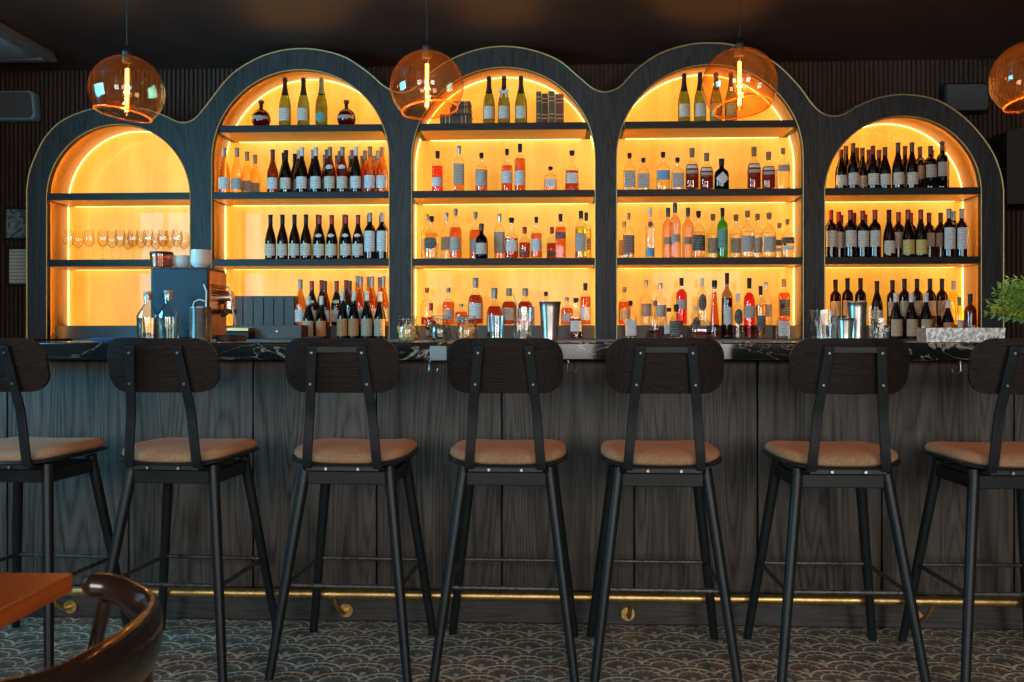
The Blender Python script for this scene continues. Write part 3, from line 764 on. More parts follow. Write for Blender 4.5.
# style: kind, glass, cap, labels, liquid, fill, squareness, widening, words, object name
ST = {
 'pn': ('burg', 'dark', 'black', [lb('cream')], None, 0, 0, 1, 'dark wine bottle, cream label', 'wine_bottle'),
 'pb': ('burg', 'brown', 'brown', [lb('white')], None, 0, 0, 1, 'reddish brown wine bottle, white label', 'wine_bottle'),
 'pw': ('burg', 'dark', 'white', [lb('white')], None, 0, 0, 1, 'dark wine bottle, pale foil, white label', 'wine_bottle'),
 'pm': ('burg', 'dark', 'red', [lb('cream'), ('white', .49, .57, .7, 'round')], None, 0, 0, 1.04, 'dark red-foiled wine bottle, shoulder medallion', 'wine_bottle'),
 'pg': ('burg', 'brown', 'grey', [lb('cream'), ('white', .50, .60, .9, 'round')], None, 0, 0, 1, 'brown wine bottle, white shoulder medallion', 'wine_bottle'),
 'ro': ('burg', 'amber', 'grey', [lb('white')], None, 0, 0, 1, 'orange rosé bottle, white label', 'wine_bottle'),
 'rk': ('burg', 'amber', 'copper', [lb('white', .08, .36)], None, 0, 0, 1.02, 'amber wine bottle, copper foil, white label', 'wine_bottle'),
 'gd': ('burg', 'gold', 'grey', [lb('greylab', .06, .32)], None, 0, 0, 1, 'pale golden wine bottle, grey label', 'wine_bottle'),
 'bd': ('bord', 'dark', 'red', [lb('cream', .22, .56)], None, 0, 0, 1.04, 'dark claret bottle, red foil, cream label', 'wine_bottle'),
 'bw': ('bord', 'dark', 'grey', [lb('white', .16, .60)], None, 0, 0, 1.02, 'dark claret bottle, tall white label', 'wine_bottle'),
 'bk': ('bord', 'dark', 'black', [lb('kraft', .20, .52)], None, 0, 0, 1, 'dark claret bottle, kraft label', 'wine_bottle'),
 'by': ('burg', 'dark', 'red', [lb('yellow', .06, .36)], None, 0, 0, 1.05, 'dark wine bottle, yellow label', 'wine_bottle'),
 'bt': ('bord', 'dark', 'brown', [lb('tan', .25, .55)], None, 0, 0, 1, 'dark claret bottle, tan label', 'wine_bottle'),
 'pr': ('burg', 'dark', 'brown', [lb('cream')], None, 0, 0, 1, 'dark wine bottle, maroon foil, cream label', 'wine_bottle'),
 'ko': ('burg', 'dark', 'white', [lb('kraft', .06, .42)], None, 0, 0, 1.05, 'dark wine bottle, white foil, broad kraft label', 'wine_bottle'),
 'or': ('burg', 'dark', 'white', [lb('orange', .06, .42)], None, 0, 0, 1, 'dark wine bottle, white foil, orange label', 'wine_bottle'),
 'ch': ('champ', 'olive', 'black', [lb('cream', .10, .36, .95)], None, 0, 0, 1, 'olive champagne bottle, black foil', 'champagne_bottle'),
 'ct': ('champ', 'olive', 'olivef', [('teal', .06, .28, 1.0, 'round')], None, 0, 0, 1, 'olive champagne bottle, teal round label', 'champagne_bottle'),
 'orb': ('orb', 'plum', 'brown', [lb('tan', .26, .38, 1.1)], None, 0, 0, 1, 'squat round plum bottle, thin neck', 'bottle'),
 'pnk': ('tall', 'clear', 'black', [lb('white', .12, .34, 1.1)], 'rose', .62, 0, 1, 'bright pink bottle, black cap', 'spirit_bottle'),
 'tq': ('tall', 'clear', 'silver', [lb('tan', .14, .60, 1.0)], 'pink', .5, .5, .95, 'tall pale square bottle, tan label', 'spirit_bottle'),
 'wh': ('round', 'clear', 'black', [lb('greylab', .12, .52, 1.1)], 'rye', .55, 0, .98, 'whisky bottle, large grey label', 'spirit_bottle'),
 'wa': ('round', 'clear', 'black', [lb('white', .18, .46, 1.0)], 'rye', .60, 0, .9, 'amber whisky bottle, white label', 'spirit_bottle'),
 'wt': ('tall', 'clear', 'black', [lb('white', .12, .42, 1.1)], 'rye', .68, 0, 1, 'tall amber bottle, white label', 'spirit_bottle'),
 'dc': ('round', 'clear', 'black', [lb('white', .16, .46, .7)], 'pink', .45, .6, 1.05, 'short square decanter bottle', 'spirit_bottle'),
 'cg': ('flare', 'clear', 'black', [lb('white', .18, .44, .9)], 'cognac', .50, 0, 1, 'flared cognac bottle, white label', 'spirit_bottle'),
 'ro_b': ('round', 'clear', 'black', [('darklab', .22, .50, .8, 'round')], 'pale', .60, .3, 1.1, 'clear bottle, black round label', 'spirit_bottle'),
 'rye': ('round', 'clear', 'grey', [lb('greylab', .14, .42, .9)], 'rye', .62, 0, 1, 'orange whiskey bottle, grey cap', 'spirit_bottle'),
 'prt': ('jug', 'black', 'brown', [lb('cream', .12, .44, 1.0)], None, 0, 0, .98, 'black port bottle, cream label', 'spirit_bottle'),
 'sm': ('jug', 'clear', 'red', [lb('darklab', .12, .24)], 'cognac', .5, 0, .85, 'small dark amber bottle, red cap', 'spirit_bottle'),
 'jw': ('tall', 'clear', 'black', [lb('darklab', .44, .58, .9)], 'rye', .70, .6, .95, 'square whisky bottle, dark slanted label', 'spirit_bottle'),
 'lm': ('tall', 'clear', 'black', [lb('greylab', .14, .52, 1.1)], 'lime', .66, 0, 1.05, 'yellow-green bottle, grey label', 'spirit_bottle'),
 'pl': ('tall', 'clear', 'black', [lb('darklab', .2, .44, .9)], 'pale', .64, 0, .9, 'pale yellow bottle, dark label', 'spirit_bottle'),
 'gs': ('round', 'clear', 'black', [lb('greylab', .06, .50, .75)], 'clearl', .52, .7, .98, 'square clear gin bottle, grey label', 'spirit_bottle'),
 'gb': ('round', 'clear', 'black', [lb('blue', .26, .50, 1.0)], 'clearl', .5, .3, 1.05, 'clear gin bottle, blue label', 'spirit_bottle'),
 'rm': ('jug', 'clear', 'cork', [lb('white', .50, .57, .9), lb('tan', .38, .46, .9)], 'dk', .60, .2, 1.0, 'dark rum bottle, two pale label bands', 'spirit_bottle'),
 'hk': ('jug', 'black', 'black', [('white', .14, .56, .9, 'diamond')], None, 0, .2, 1.08, 'black apothecary bottle, white diamond label', 'spirit_bottle'),
 'cl': ('round', 'clear', 'cork', [lb('tan', .42, .58, .9)], 'clearl', .50, .3, 1.02, 'clear bottle, tan band label', 'spirit_bottle'),
 'br': ('round', 'clear', 'grey', [lb('brownlab', .10, .50, 1.0)], 'clearl', .4, .4, .9, 'clear bottle, brown label', 'spirit_bottle'),
 'vb': ('tall', 'clear', 'white', [('darklab', .60, .72, .6, 'round'), lb('blue', .03, .20, 1.1)], 'clearl', .6, 0, .80, 'slim clear vodka bottle, blue foot', 'spirit_bottle'),
 'fr': ('tall', 'frost', 'blue', [lb('greylab', .28, .42, .8)], None, 0, 0, 1.0, 'frosted blush vodka bottle', 'spirit_bottle'),
 'bl': ('round', 'clear', 'black', [lb('darklab', .14, .48, 1.1)], 'pale', .55, 0, 1.05, 'clear bottle, big black label', 'spirit_bottle'),
 'gr': ('tall', 'green', 'black', [lb('teal', .20, .56, 1.1)], None, 0, 0, .92, 'bright green bottle, dark green label', 'spirit_bottle'),
 'rp': ('round', 'clear', 'cork', [lb('greylab', .12, .46, 1.0)], 'clearl', .56, 0, 1.1, 'clear tequila bottle, grey label', 'spirit_bottle'),
 'bc': ('round', 'clear', 'cork', [lb('darklab', .36, .52, 1.0), lb('white', .2, .3, 1.0)], 'clearl', .5, .4, .95, 'short clear bottle, black band', 'spirit_bottle'),
 'cr': ('tall', 'clear', 'black', [lb('greylab', .34, .54, 1.1)], 'campari', .76, 0, 1.0, 'bright red aperitif bottle', 'spirit_bottle'),
 'tb': ('tall', 'smoke', 'black', [lb('white', .22, .48, .8)], 'dk', .62, 0, .95, 'brown liqueur bottle, white label', 'spirit_bottle'),
 'ln': ('cone', 'clear', 'black', [], 'rye', .80, 0, .95, 'slender long-necked amber bottle', 'spirit_bottle'),
 'sq': ('tall', 'clear', 'copper', [lb('darklab', .20, .56, .9)], 'rye', .70, .6, .98, 'tall square orange bottle, dark label', 'spirit_bottle'),
 'bf': ('round', 'clear', 'black', [lb('white', .08, .50, .8)], 'clearl', .55, .6, .98, 'square clear gin bottle, white label', 'spirit_bottle'),
 'tx': ('jug', 'clear', 'black', [lb('darklab', .10, .52, 1.3)], 'clearl', .5, 0, 1.0, 'short bottle, black wrap label', 'spirit_bottle'),
 'yl': ('bord', 'yellow', 'grey', [], None, 0, 0, .85, 'bright yellow bottle', 'spirit_bottle'),
 'yo': ('bord', 'yellow', 'olivef', [lb('cream', .15, .45, .8)], None, 0, 0, .75, 'small yellow-green bottle', 'spirit_bottle'),
 'am': ('bord', 'brown', 'black', [lb('greylab', .10, .30, .7)], None, 0, 0, 1, 'brown wine bottle, small grey label', 'spirit_bottle'),
 'bb': ('jug', 'clear', 'grey', [lb('white', .14, .46, .9)], 'cognac', .64, 0, 1.22, 'deep red bourbon bottle, grey stopper', 'spirit_bottle'),
 'ho': ('round', 'clear', 'cork', [], 'cognac', .22, 0, 1.0, 'nearly empty clear bottle, red dregs', 'spirit_bottle'),
 'vg': ('round', 'clear', 'silver', [('greylab', .20, .48, .9, 'rect')], 'clearl', .3, 0, 1.0, 'clear bottle, ornate grey label', 'spirit_bottle'),
 'ar': ('tall', 'clear', 'white', [('darklab', .30, .66, .9, 'round')], 'clearl', .5, 0, .85, 'clear bottle, black arched label', 'spirit_bottle'),
}
ARN = ['first', 'second', 'centre', 'fourth', 'fifth']
ORD = ['first', 'second', 'third', 'fourth', 'fifth', 'sixth', 'seventh', 'eighth', 'ninth', 'tenth', 'eleventh', 'twelfth', 'thirteenth', 'fourteenth', 'fifteenth', 'sixteenth', 'seventeenth']+['eighteenth', 'nineteenth', 'twentieth', 'twenty-first', 'twenty-second', 'twenty-third', 'twenty-fourth', 'twenty-fifth', 'twenty-sixth', 'twenty-seventh', 'twenty-eighth']
YR = {0: YF+.062, 1: YF+.155, 2: YF+.245}
rows_px = [
 # arch, shelf name, z, [(style, u, v_top, row), ...]
 (1, 'top shelf', S1, [('orb', 260.5, 100, 0), ('ch', 285, 78, 0), ('ch', 303.5, 78, 0), ('ct', 321.5, 78, 0), ('orb', 346, 100, 0)]),
 (1, 'second shelf', S2, [('ro', 224.5, 148, 0), ('gd', 237, 148, 0), ('gd', 247, 152, 1), ('gd', 255, 155, 2), ('pb', 272.7, 150, 0), ('pn', 286, 150, 0), ('pn', 284, 153, 1), ('pw', 302, 147, 0), ('pw', 299, 150, 1), ('pn', 295, 154, 2),
      ('pw', 316, 147, 0), ('pw', 313, 150, 1), ('pg', 330, 147, 0), ('pg', 327, 150, 1), ('ro', 325, 155, 2), ('pg', 342.5, 147, 0), ('ro', 340, 151, 1), ('pw', 356, 147, 0), ('pg', 352, 150, 1), ('ro', 337, 156, 2), ('rk', 370, 147, 0), ('ro', 365, 151, 1), ('ro', 350.5, 156, 2), ('ro', 362.5, 156, 2), ('rk', 383, 147, 0), ('ro', 378, 151, 1), ('ro', 374, 156, 2)]),
 (1, 'third shelf', S3, [('pn', 270.5, 215, 0), ('pn', 282.5, 215, 0), ('pn', 294.5, 215, 0), ('pn', 306, 215, 0), ('pm', 319.5, 215, 0), ('pm', 318, 215, 1), ('pm', 331.8, 215, 0), ('pm', 346, 215, 0), ('pm', 344.5, 215, 1), ('pm', 357.2, 215, 0), ('bw', 370, 213, 0), ('bw', 369, 215, 1), ('bw', 383.2, 213, 0), ('bw', 381, 215, 1)]),
 (1, 'counter step', CTOP+RISE, [('ro', 300.5, 280, 'r'), ('pm', 310, 281, 'r'), ('pm', 314.5, 280, 'q'), ('pb', 322.5, 281, 'r'), ('pm', 335, 281, 'r'), ('pm', 340, 280, 'q'), ('pb', 347.2, 281, 'r'), ('ro', 352.5, 276, 'q'), ('ro', 359.5, 277, 'r'), ('ro', 363.5, 277, 'q'), ('ro', 371, 277, 'r'), ('ro', 375.5, 277, 'q'), ('ro', 382.5, 277, 'r')]),
 (1, 'counter', CTOP, [('ko', 308.5, 296, 'c'), ('or', 321.5, 296, 'c'), ('or', 342.5, 291, 'c'), ('or', 354, 291, 'c'), ('ko', 367, 291, 'c'), ('ko', 380, 292, 'c')]),
 (2, 'top shelf', S1, [('ch', 489, 76.5, 0), ('ch', 504, 76.5, 0), ('ch', 521, 76.5, 0)]),
 (2, 'second shelf', S2, [('pnk', 437.5, 151, 0), ('tq', 459, 146, 0), ('wh', 481.5, 153, 0), ('wa', 507, 149, 0), ('wt', 520, 144, 0), ('dc', 550.5, 167, 0), ('cg', 572, 151, 0)]),
 (2, 'third shelf', S3, [('ro_b', 431.5, 216, 0), ('vg', 427, 214, 1), ('vg', 446.5, 213, 1), ('rye', 455.5, 209, 0), ('rye', 475.5, 212, 1), ('prt', 481.5, 224, 0), ('tq', 499.5, 214, 1), ('cg', 511.5, 218, 0), ('sm', 523.5, 227, 0), ('wa', 535.5, 217, 0), ('sm', 552, 227, 1), ('jw', 560.5, 214, 0), ('lm', 581, 211, 0), ('pl', 589, 213, 1)]),
 (2, 'counter step', CTOP+RISE, [('ho', 427, 288, 'r'), ('rye', 448.5, 288, 'r'), ('rye', 459, 304, 'r'), ('bb', 470.5, 278, 'r'), ('bb', 509, 288, 'r'), ('bb', 523, 288, 'r'), ('wh', 546, 292, 'r'), ('rye', 567, 297, 'r'), ('wt', 588, 283, 'r')]),
 (2, 'counter', CTOP, [('sm', 431, 303, 'c'), ('bb', 494.5, 288, 'c'), ('cg', 576, 298, 'c')]),
 (3, 'top shelf', S1, [('ch', 684, 74, 0), ('ch', 700, 73, 0), ('ch', 716, 73, 0), ('ch', 731, 73, 0)]),
 (3, 'second shelf', S2, [('gs', 629.5, 153, 0), ('gs', 643, 158, 0), ('gb', 663, 152, 0), ('gs', 676, 158, 0), ('rm', 692, 148, 0), ('rm', 704.5, 153, 0), ('hk', 720.5, 159, 0), ('rm', 754, 147, 0), ('rm', 768, 152, 0), ('cl', 779, 148, 0)]),
 (3, 'third shelf', S3, [('br', 622.5, 222, 1), ('br', 628.5, 213, 0), ('vb', 650, 208, 0), ('fr', 668, 208, 1), ('fr', 675, 203, 0), ('fr', 688, 208, 1), ('bl', 698.5, 211, 0), ('rp', 713, 214, 1), ('gr', 722.5, 208, 0), ('rp', 736, 215, 1), ('rp', 747.5, 211, 0), ('rp', 757.5, 214, 1), ('rp', 769, 213, 0), ('bc', 779.5, 223, 1), ('bc', 787.5, 219, 0)]),
 (3, 'counter step', CTOP+RISE, [('rye', 624.5, 287, 'r'), ('vg', 646, 280, 'r'), ('vg', 660.5, 283, 'r'), ('cr', 681.5, 278, 'r'), ('ar', 702, 278, 'r'), ('vg', 766, 282, 'r'), ('sq', 784, 279, 'r')]),
 (3, 'counter', CTOP, [('bf', 630.5, 301, 'c'), ('ho', 655, 301, 'c'), ('dc', 665.5, 308, 'c'), ('tx', 674.5, 305, 'c'), ('ar', 696, 306, 'c'), ('ln', 714.5, 280, 'c'), ('tb', 727, 273, 'c'), ('ar', 736.5, 293, 'c'), ('cr', 749, 278, 'c'), ('pl', 759.5, 286, 'c'), ('bf', 783, 304, 'c')]),
 (4, 'upper shelf', S2, [('pr', 841, 150, 0), ('pr', 851, 143, 0), ('pr', 846, 146, 1), ('pr', 862.5, 148, 1), ('pr', 857, 148, 2), ('pr', 873, 146, 0), ('pr', 868, 150, 2), ('pr', 885, 147, 0), ('pr', 879, 150, 1), ('pr', 898, 143, 0), ('pr', 905, 146, 1), ('pr', 912, 143, 0), ('bt', 920, 147, 1), ('bt', 930.5, 146, 0), ('bt', 929, 150, 1), ('bt', 942, 142, 0), ('bt', 941, 147, 1)]),
 (4, 'lower shelf', S3, [('bd', 830, 210, 0), ('bd', 838.8, 212, 1), ('bd', 841, 215, 2), ('bd', 850.5, 210, 0), ('bd', 854, 213, 2), ('bd', 862.5, 211, 0), ('bd', 865, 215, 1), ('bd', 873.8, 210, 0), ('pn', 889, 210, 0), ('bd', 898.5, 212, 1), ('by', 908, 210, 0), ('bd', 909, 213, 1), ('by', 920.5, 210, 0), ('bt', 929, 213, 1), ('bt', 939.5, 213, 1), ('bw', 949, 209, 0), ('bw', 954, 211, 1), ('bw', 961.8, 209, 0)]),
 (4, 'counter step', CTOP+RISE, [('bk', 835.5, 280, 'r'), ('bk', 847.5, 278, 'r'), ('bk', 860.5, 278, 'r'), ('pn', 877, 281, 'r'), ('bk', 892.5, 280, 'r'), ('bk', 904.5, 279, 'r'), ('bk', 917, 279, 'r'), ('bk', 930, 279, 'r'), ('bk', 942, 279, 'r'), ('yl', 953.5, 281, 'r')]),
 (4, 'counter', CTOP, [('ko', 896, 293, 'c'), ('ko', 911.5, 293, 'c'), ('ko', 926, 293, 'c'), ('or', 948, 300, 'c'), ('yo', 959.5, 297, 'c'), ('am', 969, 294, 'c')]),
]
YR.update({'r': YBK-.135, 'q': YBK-.062, 'c': YF+.085})
RN = {0: 'front row', 1: 'behind', 2: 'rearmost', 'r': 'front', 'q': 'behind', 'c': ''}
grp = {'pn': 1}
bottle_log = []
for (ai, shelf, z, items) in rows_px:
    cx, rr, zc = ARCH[ai]
    ys = {}
    order = sorted(range(len(items)), key=lambda k: items[k][1])
    rank = {k: i for i, k in enumerate(order)}
    placed = []
    for k, (st, u, vt, row) in enumerate(items):
        kind, gm, cap, lab, lq, fill, sq, wide, words, nm = ST[st]
        Y = YR[row]
        rad = WIDTH[kind]*wide*(1.06 if sq else 1)
        X, Zt = at(u, vt, Y)
        X = min(max(X, cx-rr+rad+.018), cx+rr-rad-.018)
        # nearest free spot so that no two bottles share space
        ymin = (YF+.012+rad) if shelf not in ('counter step',) else YBK-.185+rad
        ymax = (YBK-.030-rad) if shelf != 'counter' else YBK-.195-rad
        if shelf == 'counter': ymin = YF-.05
        Y = min(max(Y, ymin), ymax); best = None
        for dy in [q*.004*sg for q in range(0, 40) for sg in (1, -1)]:
            for dx in [q*.002*sg for q in range(0, 40) for sg in (1, -1)]:
                cst = abs(dx)*1.6+abs(dy)
                if best and cst >= best[0]: continue
                xx, yy = X+dx, Y+dy
                if not (ymin <= yy <= ymax and cx-rr+rad+.014 <= xx <= cx+rr-rad-.014): continue
                if all(math.hypot(xx-px, yy-py) > pr+rad+.0015 for px, py, pr in placed): best = (cst, xx, yy)
        if best: X, Y = best[1], best[2]
        else: print('NO ROOM', ai, shelf, st, u)
        placed.append((X, Y, rad))
        H = Zt-z
        o = bottle(kind, gm, cap, lab, H, (X, Y, z+.0006), lq, fill, sq, wide, 0, nm)
        pos = ORD[rank[k]]
        where = {'top shelf': 'top shelf', 'second shelf': 'second shelf', 'third shelf': 'third shelf', 'counter step': 'counter step', 'counter': 'counter', 'upper shelf': 'upper shelf', 'lower shelf': 'lower shelf'}[shelf]
        if ai == 2 and shelf == 'top shelf': wd = 'olive champagne bottle '+('near the flat books', 'with white ribbon bow', 'near the upright books')[k]; lbl = wd+', top shelf, centre arch'
        else: lbl = f"{words}, {pos} from left on {where}, {ARN[ai]} arch"
        lbl = lbl.replace('rosé', 'rose')
        tag(o, lbl, 'bottle', f"bottles on the {where} of the {ARN[ai]} arch")
        if ai == 2 and shelf == 'top shelf' and k == 1:
            bw = MB()
            for s in (-1, 1):
                bw.tube([(0, 0, 0), (s*.020, -.008, .014), (s*.032, -.006, .010), (s*.030, -.004, -.004), (s*.012, -.002, -.002), (0, 0, 0)], [.004, .007, .008, .007, .005, .004], 8)
                bw.tube([(0, -.003, 0), (s*.014, -.008, -.02), (s*.020, -.010, -.042)], [.004, .006, .007], 6)
            bw.build('ribbon_bow', simple('white_ribbon', (.65, .58, .52), .6), o, loc=(0, -.028, H*.66))

# books
def book(w, h, d, m, pages):
    """upright book, spine to -y; w thickness, h height, d depth"""
    rt = MB().box((0, 0, 0), (w, d, h))
    mb = MB(); t = .003
    mb.box((0, .004, 0), (t, d, h)); mb.box((w-t, .004, 0), (w, d, h))
    sp_ = [(w/2-w/2*math.cos(PI*k/8), .004-.006*math.sin(PI*k/8)) for k in range(9)]
    mb.flat(sp_+[(w-t, .008), (t, .008)], 0, h)
    o = mb.build('book', m, bev=.0008)
    MB().box((t, .008, .004), (w-t, d-.004, h-.004)).build('page_block', pages, o)
    bd_ = MB()
    for zz in (.18, .30, .70, .82): bd_.box((w*.08, -.0032, h*zz), (w*.92, .004, h*zz+.003))
    bd_.build('spine_bands', BRASS, o)
    return o
PG = simple('book_pages', (.40, .30, .18), .8)
for (u0, u1, vt, mm, lab) in ((536, 541.5, 91.5, (.05, .06, .03), 'dark green book standing upright, first of four'), (541.8, 548, 93.5, (.06, .012, .012), 'dark maroon book standing between two green books'),
                             (548.3, 555, 91.2, (.03, .09, .07), 'teal green book standing upright between maroon and brown books'), (555.3, 564, 94, (.12, .03, .015), 'red brown book standing last in the upright row')):
    Y = YF+.06; a, zt = at(u0, vt, Y); b, _ = at(u1, vt, Y)
    o = book(b-a-.001, zt-S1, .16, simple('cloth_'+lab.split()[1], mm, .6), PG); o.location = (a, Y, S1+.0006)
    tag(o, lab+', centre arch top shelf', 'book', 'upright books on the centre arch top shelf')
zc_ = S1+.0008
for (u0, u1, v0, v1, mm, lab) in ((440, 471, 123, 114, (.05, .02, .012), 'bottom book of the flat stack beside the champagne'), (450, 470.5, 114, 107, (.09, .03, .015), 'middle book of the flat stack beside the champagne'), (452, 470, 107, 101, (.05, .015, .01), 'topmost book of the flat stack beside the champagne')):
    Y = YF+.05; a, z1 = at(u0, v1, Y); b, _ = at(u1, v1, Y); h = z1-zc_
    o = book(h-.0005, b-a, .17, simple('flatcloth_'+lab.split()[0], mm, .6), PG); o.rotation_euler = (0, R(90), 0); o.location = (a, Y, z1-.0002)
    zc_ = z1
    tag(o, lab, 'book', 'books lying flat on the centre arch top shelf')

# ------------------------------------------------------------------ wine glasses in the first arch
WG = glass('stemware_glass', (.985, .97, .95), .66, .9)
def wineglass():
    pr = [(.0, 0), (.032, .0), (.031, .002), (.008, .006), (.0035, .012), (.003, .080), (.008, .090), (.026, .108), (.037, .130), (.0385, .150), (.035, .180), (.029, .215), (.0278, .215), (.0335, .180), (.037, .150), (.0355, .131), (.025, .110), (.006, .094), (0, .093)]
    return MB().lathe(pr, 20).mesh('wine_glass', WG, 60)
wg = wineglass(); cx, rr, zc = ARCH[0]; pl_ = []
k = 0
for (u, row) in ((69, 0), (78, 1), (89, 0), (103, 0), (112, 1), (120, 0), (128, 2), (133, 0), (141, 1), (148, 0), (156, 2), (163, 0), (170, 1), (177, 0), (184, 2)):
    Y = YF+.06+.095*row; X, _ = at(u, 240, Y)
    X = min(max(X, cx-rr+.06), cx+rr-.06)
    if row == 0:
        for (px, py) in pl_:
            if abs(py-Y) < .01 and X-px < .079: X = px+.079
        if X > cx+rr-.045: continue
    o = bpy.data.objects.new('wine_glass', wg); COL.objects.link(o); o.location = (X, Y, S3+.0006); pl_.append((X, Y))
    tag(o, f"clear stemmed wine glass, {ORD[k]} from left in the first arch", 'wine glass', 'wine glasses on the first arch lower shelf'); k += 1

# ------------------------------------------------------------------ things on the bar top
def on_bar(u, Y): return (at(u, 300, Y)[0], Y, BT+.0006)
JG = glass('jar_glass', (.95, .95, .92), .45, .9)
def jar(u, Y, fillm, lab, lump):
    X = on_bar(u, Y)
    prof = [(0, 0), (.038, 0), (.046, .006), (.049, .02), (.049, .062), (.044, .076), (.037, .082), (.037, .094), (.040, .096), (.040, .102), (.034, .102), (.034, .084), (.041, .074), (.045, .06), (.045, .02), (.040, .008), (0, .006)]
    o = MB().lathe(prof, 28).build('glass_jar', JG, smooth=60, loc=X)
    MB().lathe([(0, .100), (.040, .103), (.042, .108), (.038, .113), (.008, .115), (0, .115)], 24).build('glass_lid', JG, o, smooth=60)
    w_ = MB()
    w_.tube([(.041*math.cos(2*PI*k/24), .041*math.sin(2*PI*k/24), .097) for k in range(24)], .0013, 6, closed=True)
    w_.tube([(.0, -.041, .097), (.0, -.050, .088), (0, -.051, .078)], .0014, 6)
    w_.build('wire_clasp', STEEL, o)
    f = MB()
    rnd = random.Random(int(u))
    for _ in range(lump):
        a = rnd.random()*2*PI; r = .030*math.sqrt(rnd.random()); z = .016+rnd.random()*.05
        c = Vector((r*math.cos(a), r*math.sin(a), z)); s = .011+rnd.random()*.005
        b1 = rnd.random()*PI
        f.tube([c+Vector((s*1.3*math.cos(b1+t), s*1.3*math.sin(b1+t)*.6, s*.8*math.sin(t*2))) for t in (0, 1, 2, 3)], [.004, .0075, .0075, .004], 6)
    g = f.build('filling', fillm, o); g['kind'] = 'stuff'
    tag(o, lab, 'jar', 'clip-top glass jars on the bar top'); return o
jar(408, 4.08, simple('cashew_garnish', (.80, .58, .30), .6), 'clip-top glass jar of pale garnish, left of the dark one', 46)
jar(440.5, 4.06, simple('dark_garnish', (.10, .09, .04), .5), 'clip-top glass jar with dark contents between two pale ones', 46)
jar(467, 4.08, simple('dried_orange', (.85, .42, .14), .6), 'clip-top glass jar of dried orange garnish beside the cobbler glass', 46)

CUT = glass('cut_crystal', (.95, .93, .90), .35, 1.2, .03)
def mixing_glass(u, Y, h, r, lab, tap=.93):
    n = 48; rs = []
    def ring(rad, z, rib=0): return [((rad+rib*(1 if k % 2 else -1))*math.cos(2*PI*k/n), (rad+rib*(1 if k % 2 else -1))*math.sin(2*PI*k/n), z) for k in range(n)]
    for (a, z, b) in ((r*tap*.9, 0, 0), (r*tap, .004, .0012), (r*.95, h*.3, .0016), (r*.97, h*.5, .0016), (r*.98, h*.75, .0014), (r, h*.84, 0), (r, h, 0), (r-.003, h, 0), (r-.004, h*.5, 0), (r*.88, .014, 0), (.001, .012, 0)): rs.append(ring(a, z, b))
    o = MB().rings(rs).build('mixing_glass', CUT, smooth=25, loc=on_bar(u, Y))
    sp_ = MB().rings([[(r*.98*math.cos(a), r*.98*math.sin(a), h*.93) for a in (PI-.25, PI, PI+.25)], [((r+.010)*math.cos(a), (r+.010)*math.sin(a)*.7, h*1.01) for a in (PI-.12, PI, PI+.12)]], cap=False)
    s_ = sp_.build('pouring_lip', CUT, o); sd = s_.modifiers.new('t', 'SOLIDIFY'); sd.thickness = .002
    tag(o, lab, 'mixing glass', 'cut mixing glasses on the bar top'); return o
m1 = mixing_glass(524, 4.0, .150, .046, 'ribbed clear mixing glass holding a bar spoon, beside the tall tin')
mixing_glass(824, 4.0, .135, .053, 'wide ribbed mixing glass standing left of the shaker tins')
mixing_glass(881, 3.96, .098, .034, 'short cut crystal mixing glass right of the shaker tins')
X = on_bar(524, 4.0)
sp_ = MB(); sp_.tube([(X[0]+.018, 4.0, BT+.022), (X[0]-.030, 4.0, BT+.155), (X[0]-.046, 4.0, BT+.205)], .0018, 8)
sp_.lathe([(0, .0), (.008, .003), (.010, .008), (0, .012)], 12, (X[0]+.018, 4.0, BT+.0155))
tag(sp_.build('bar_spoon', STEEL), 'thin steel bar spoon leaning in the ribbed mixing glass', 'spoon')
def tin(u, Y, h, rt_, rb, lab, parent=None):
    pr = [(0, .003), (rb*.93, 0), (rb, .003), (rb*1.02, .010)]+[(rb+(rt_-rb)*k/8, .01+(h-.012)*k/8) for k in range(1, 9)]+[(rt_+.0015, h), (rt_+.0015, h+.0015), (rt_-.001, h+.001)]+[(rb*.97+(rt_-.001-rb*.97)*k/4, .012+(h-.014)*k/4) for k in range(3, -1, -1)]+[(0, .012)]
    o = MB().lathe(pr, 36).build('shaker_tin', STEEL, smooth=50, loc=on_bar(u, Y)); tag(o, lab, 'cocktail shaker', 'steel shaker tins on the bar top'); return o
tin(550, 4.05, .172, .047, .033, 'tall polished steel shaker tin on the bar before the centre arch')
tin(857, 4.07, .168, .041, .030, 'tallest steel shaker tin between the two mixing glasses')
tin(845.5, 3.96, .098, .034, .026, 'short steel tin in front of the tallest shaker tin')
# jigger glass, tall beaker
gj = MB().lathe([(0, 0), (.030, 0), (.031, .004), (.030, .01), (.037, .112), (.0355, .112), (.028, .016), (0, .012)], 24).build('pint_glass', glass('pint_clear', (.90, .93, .92), .42, 1.6), smooth=60, loc=on_bar(497, 4.0))
tag(gj, 'plain clear tumbler in front of the deep red bourbon bottle', 'glass')
gj = MB().lathe([(0, 0), (.020, 0), (.021, .004), (.027, .152), (.0258, .152), (.0195, .01), (0, .008)], 24).build('beaker_glass', JG, smooth=60, loc=on_bar(870.5, 4.08))
tag(gj, 'narrow clear beaker glass between steel tin and crystal glass', 'glass')
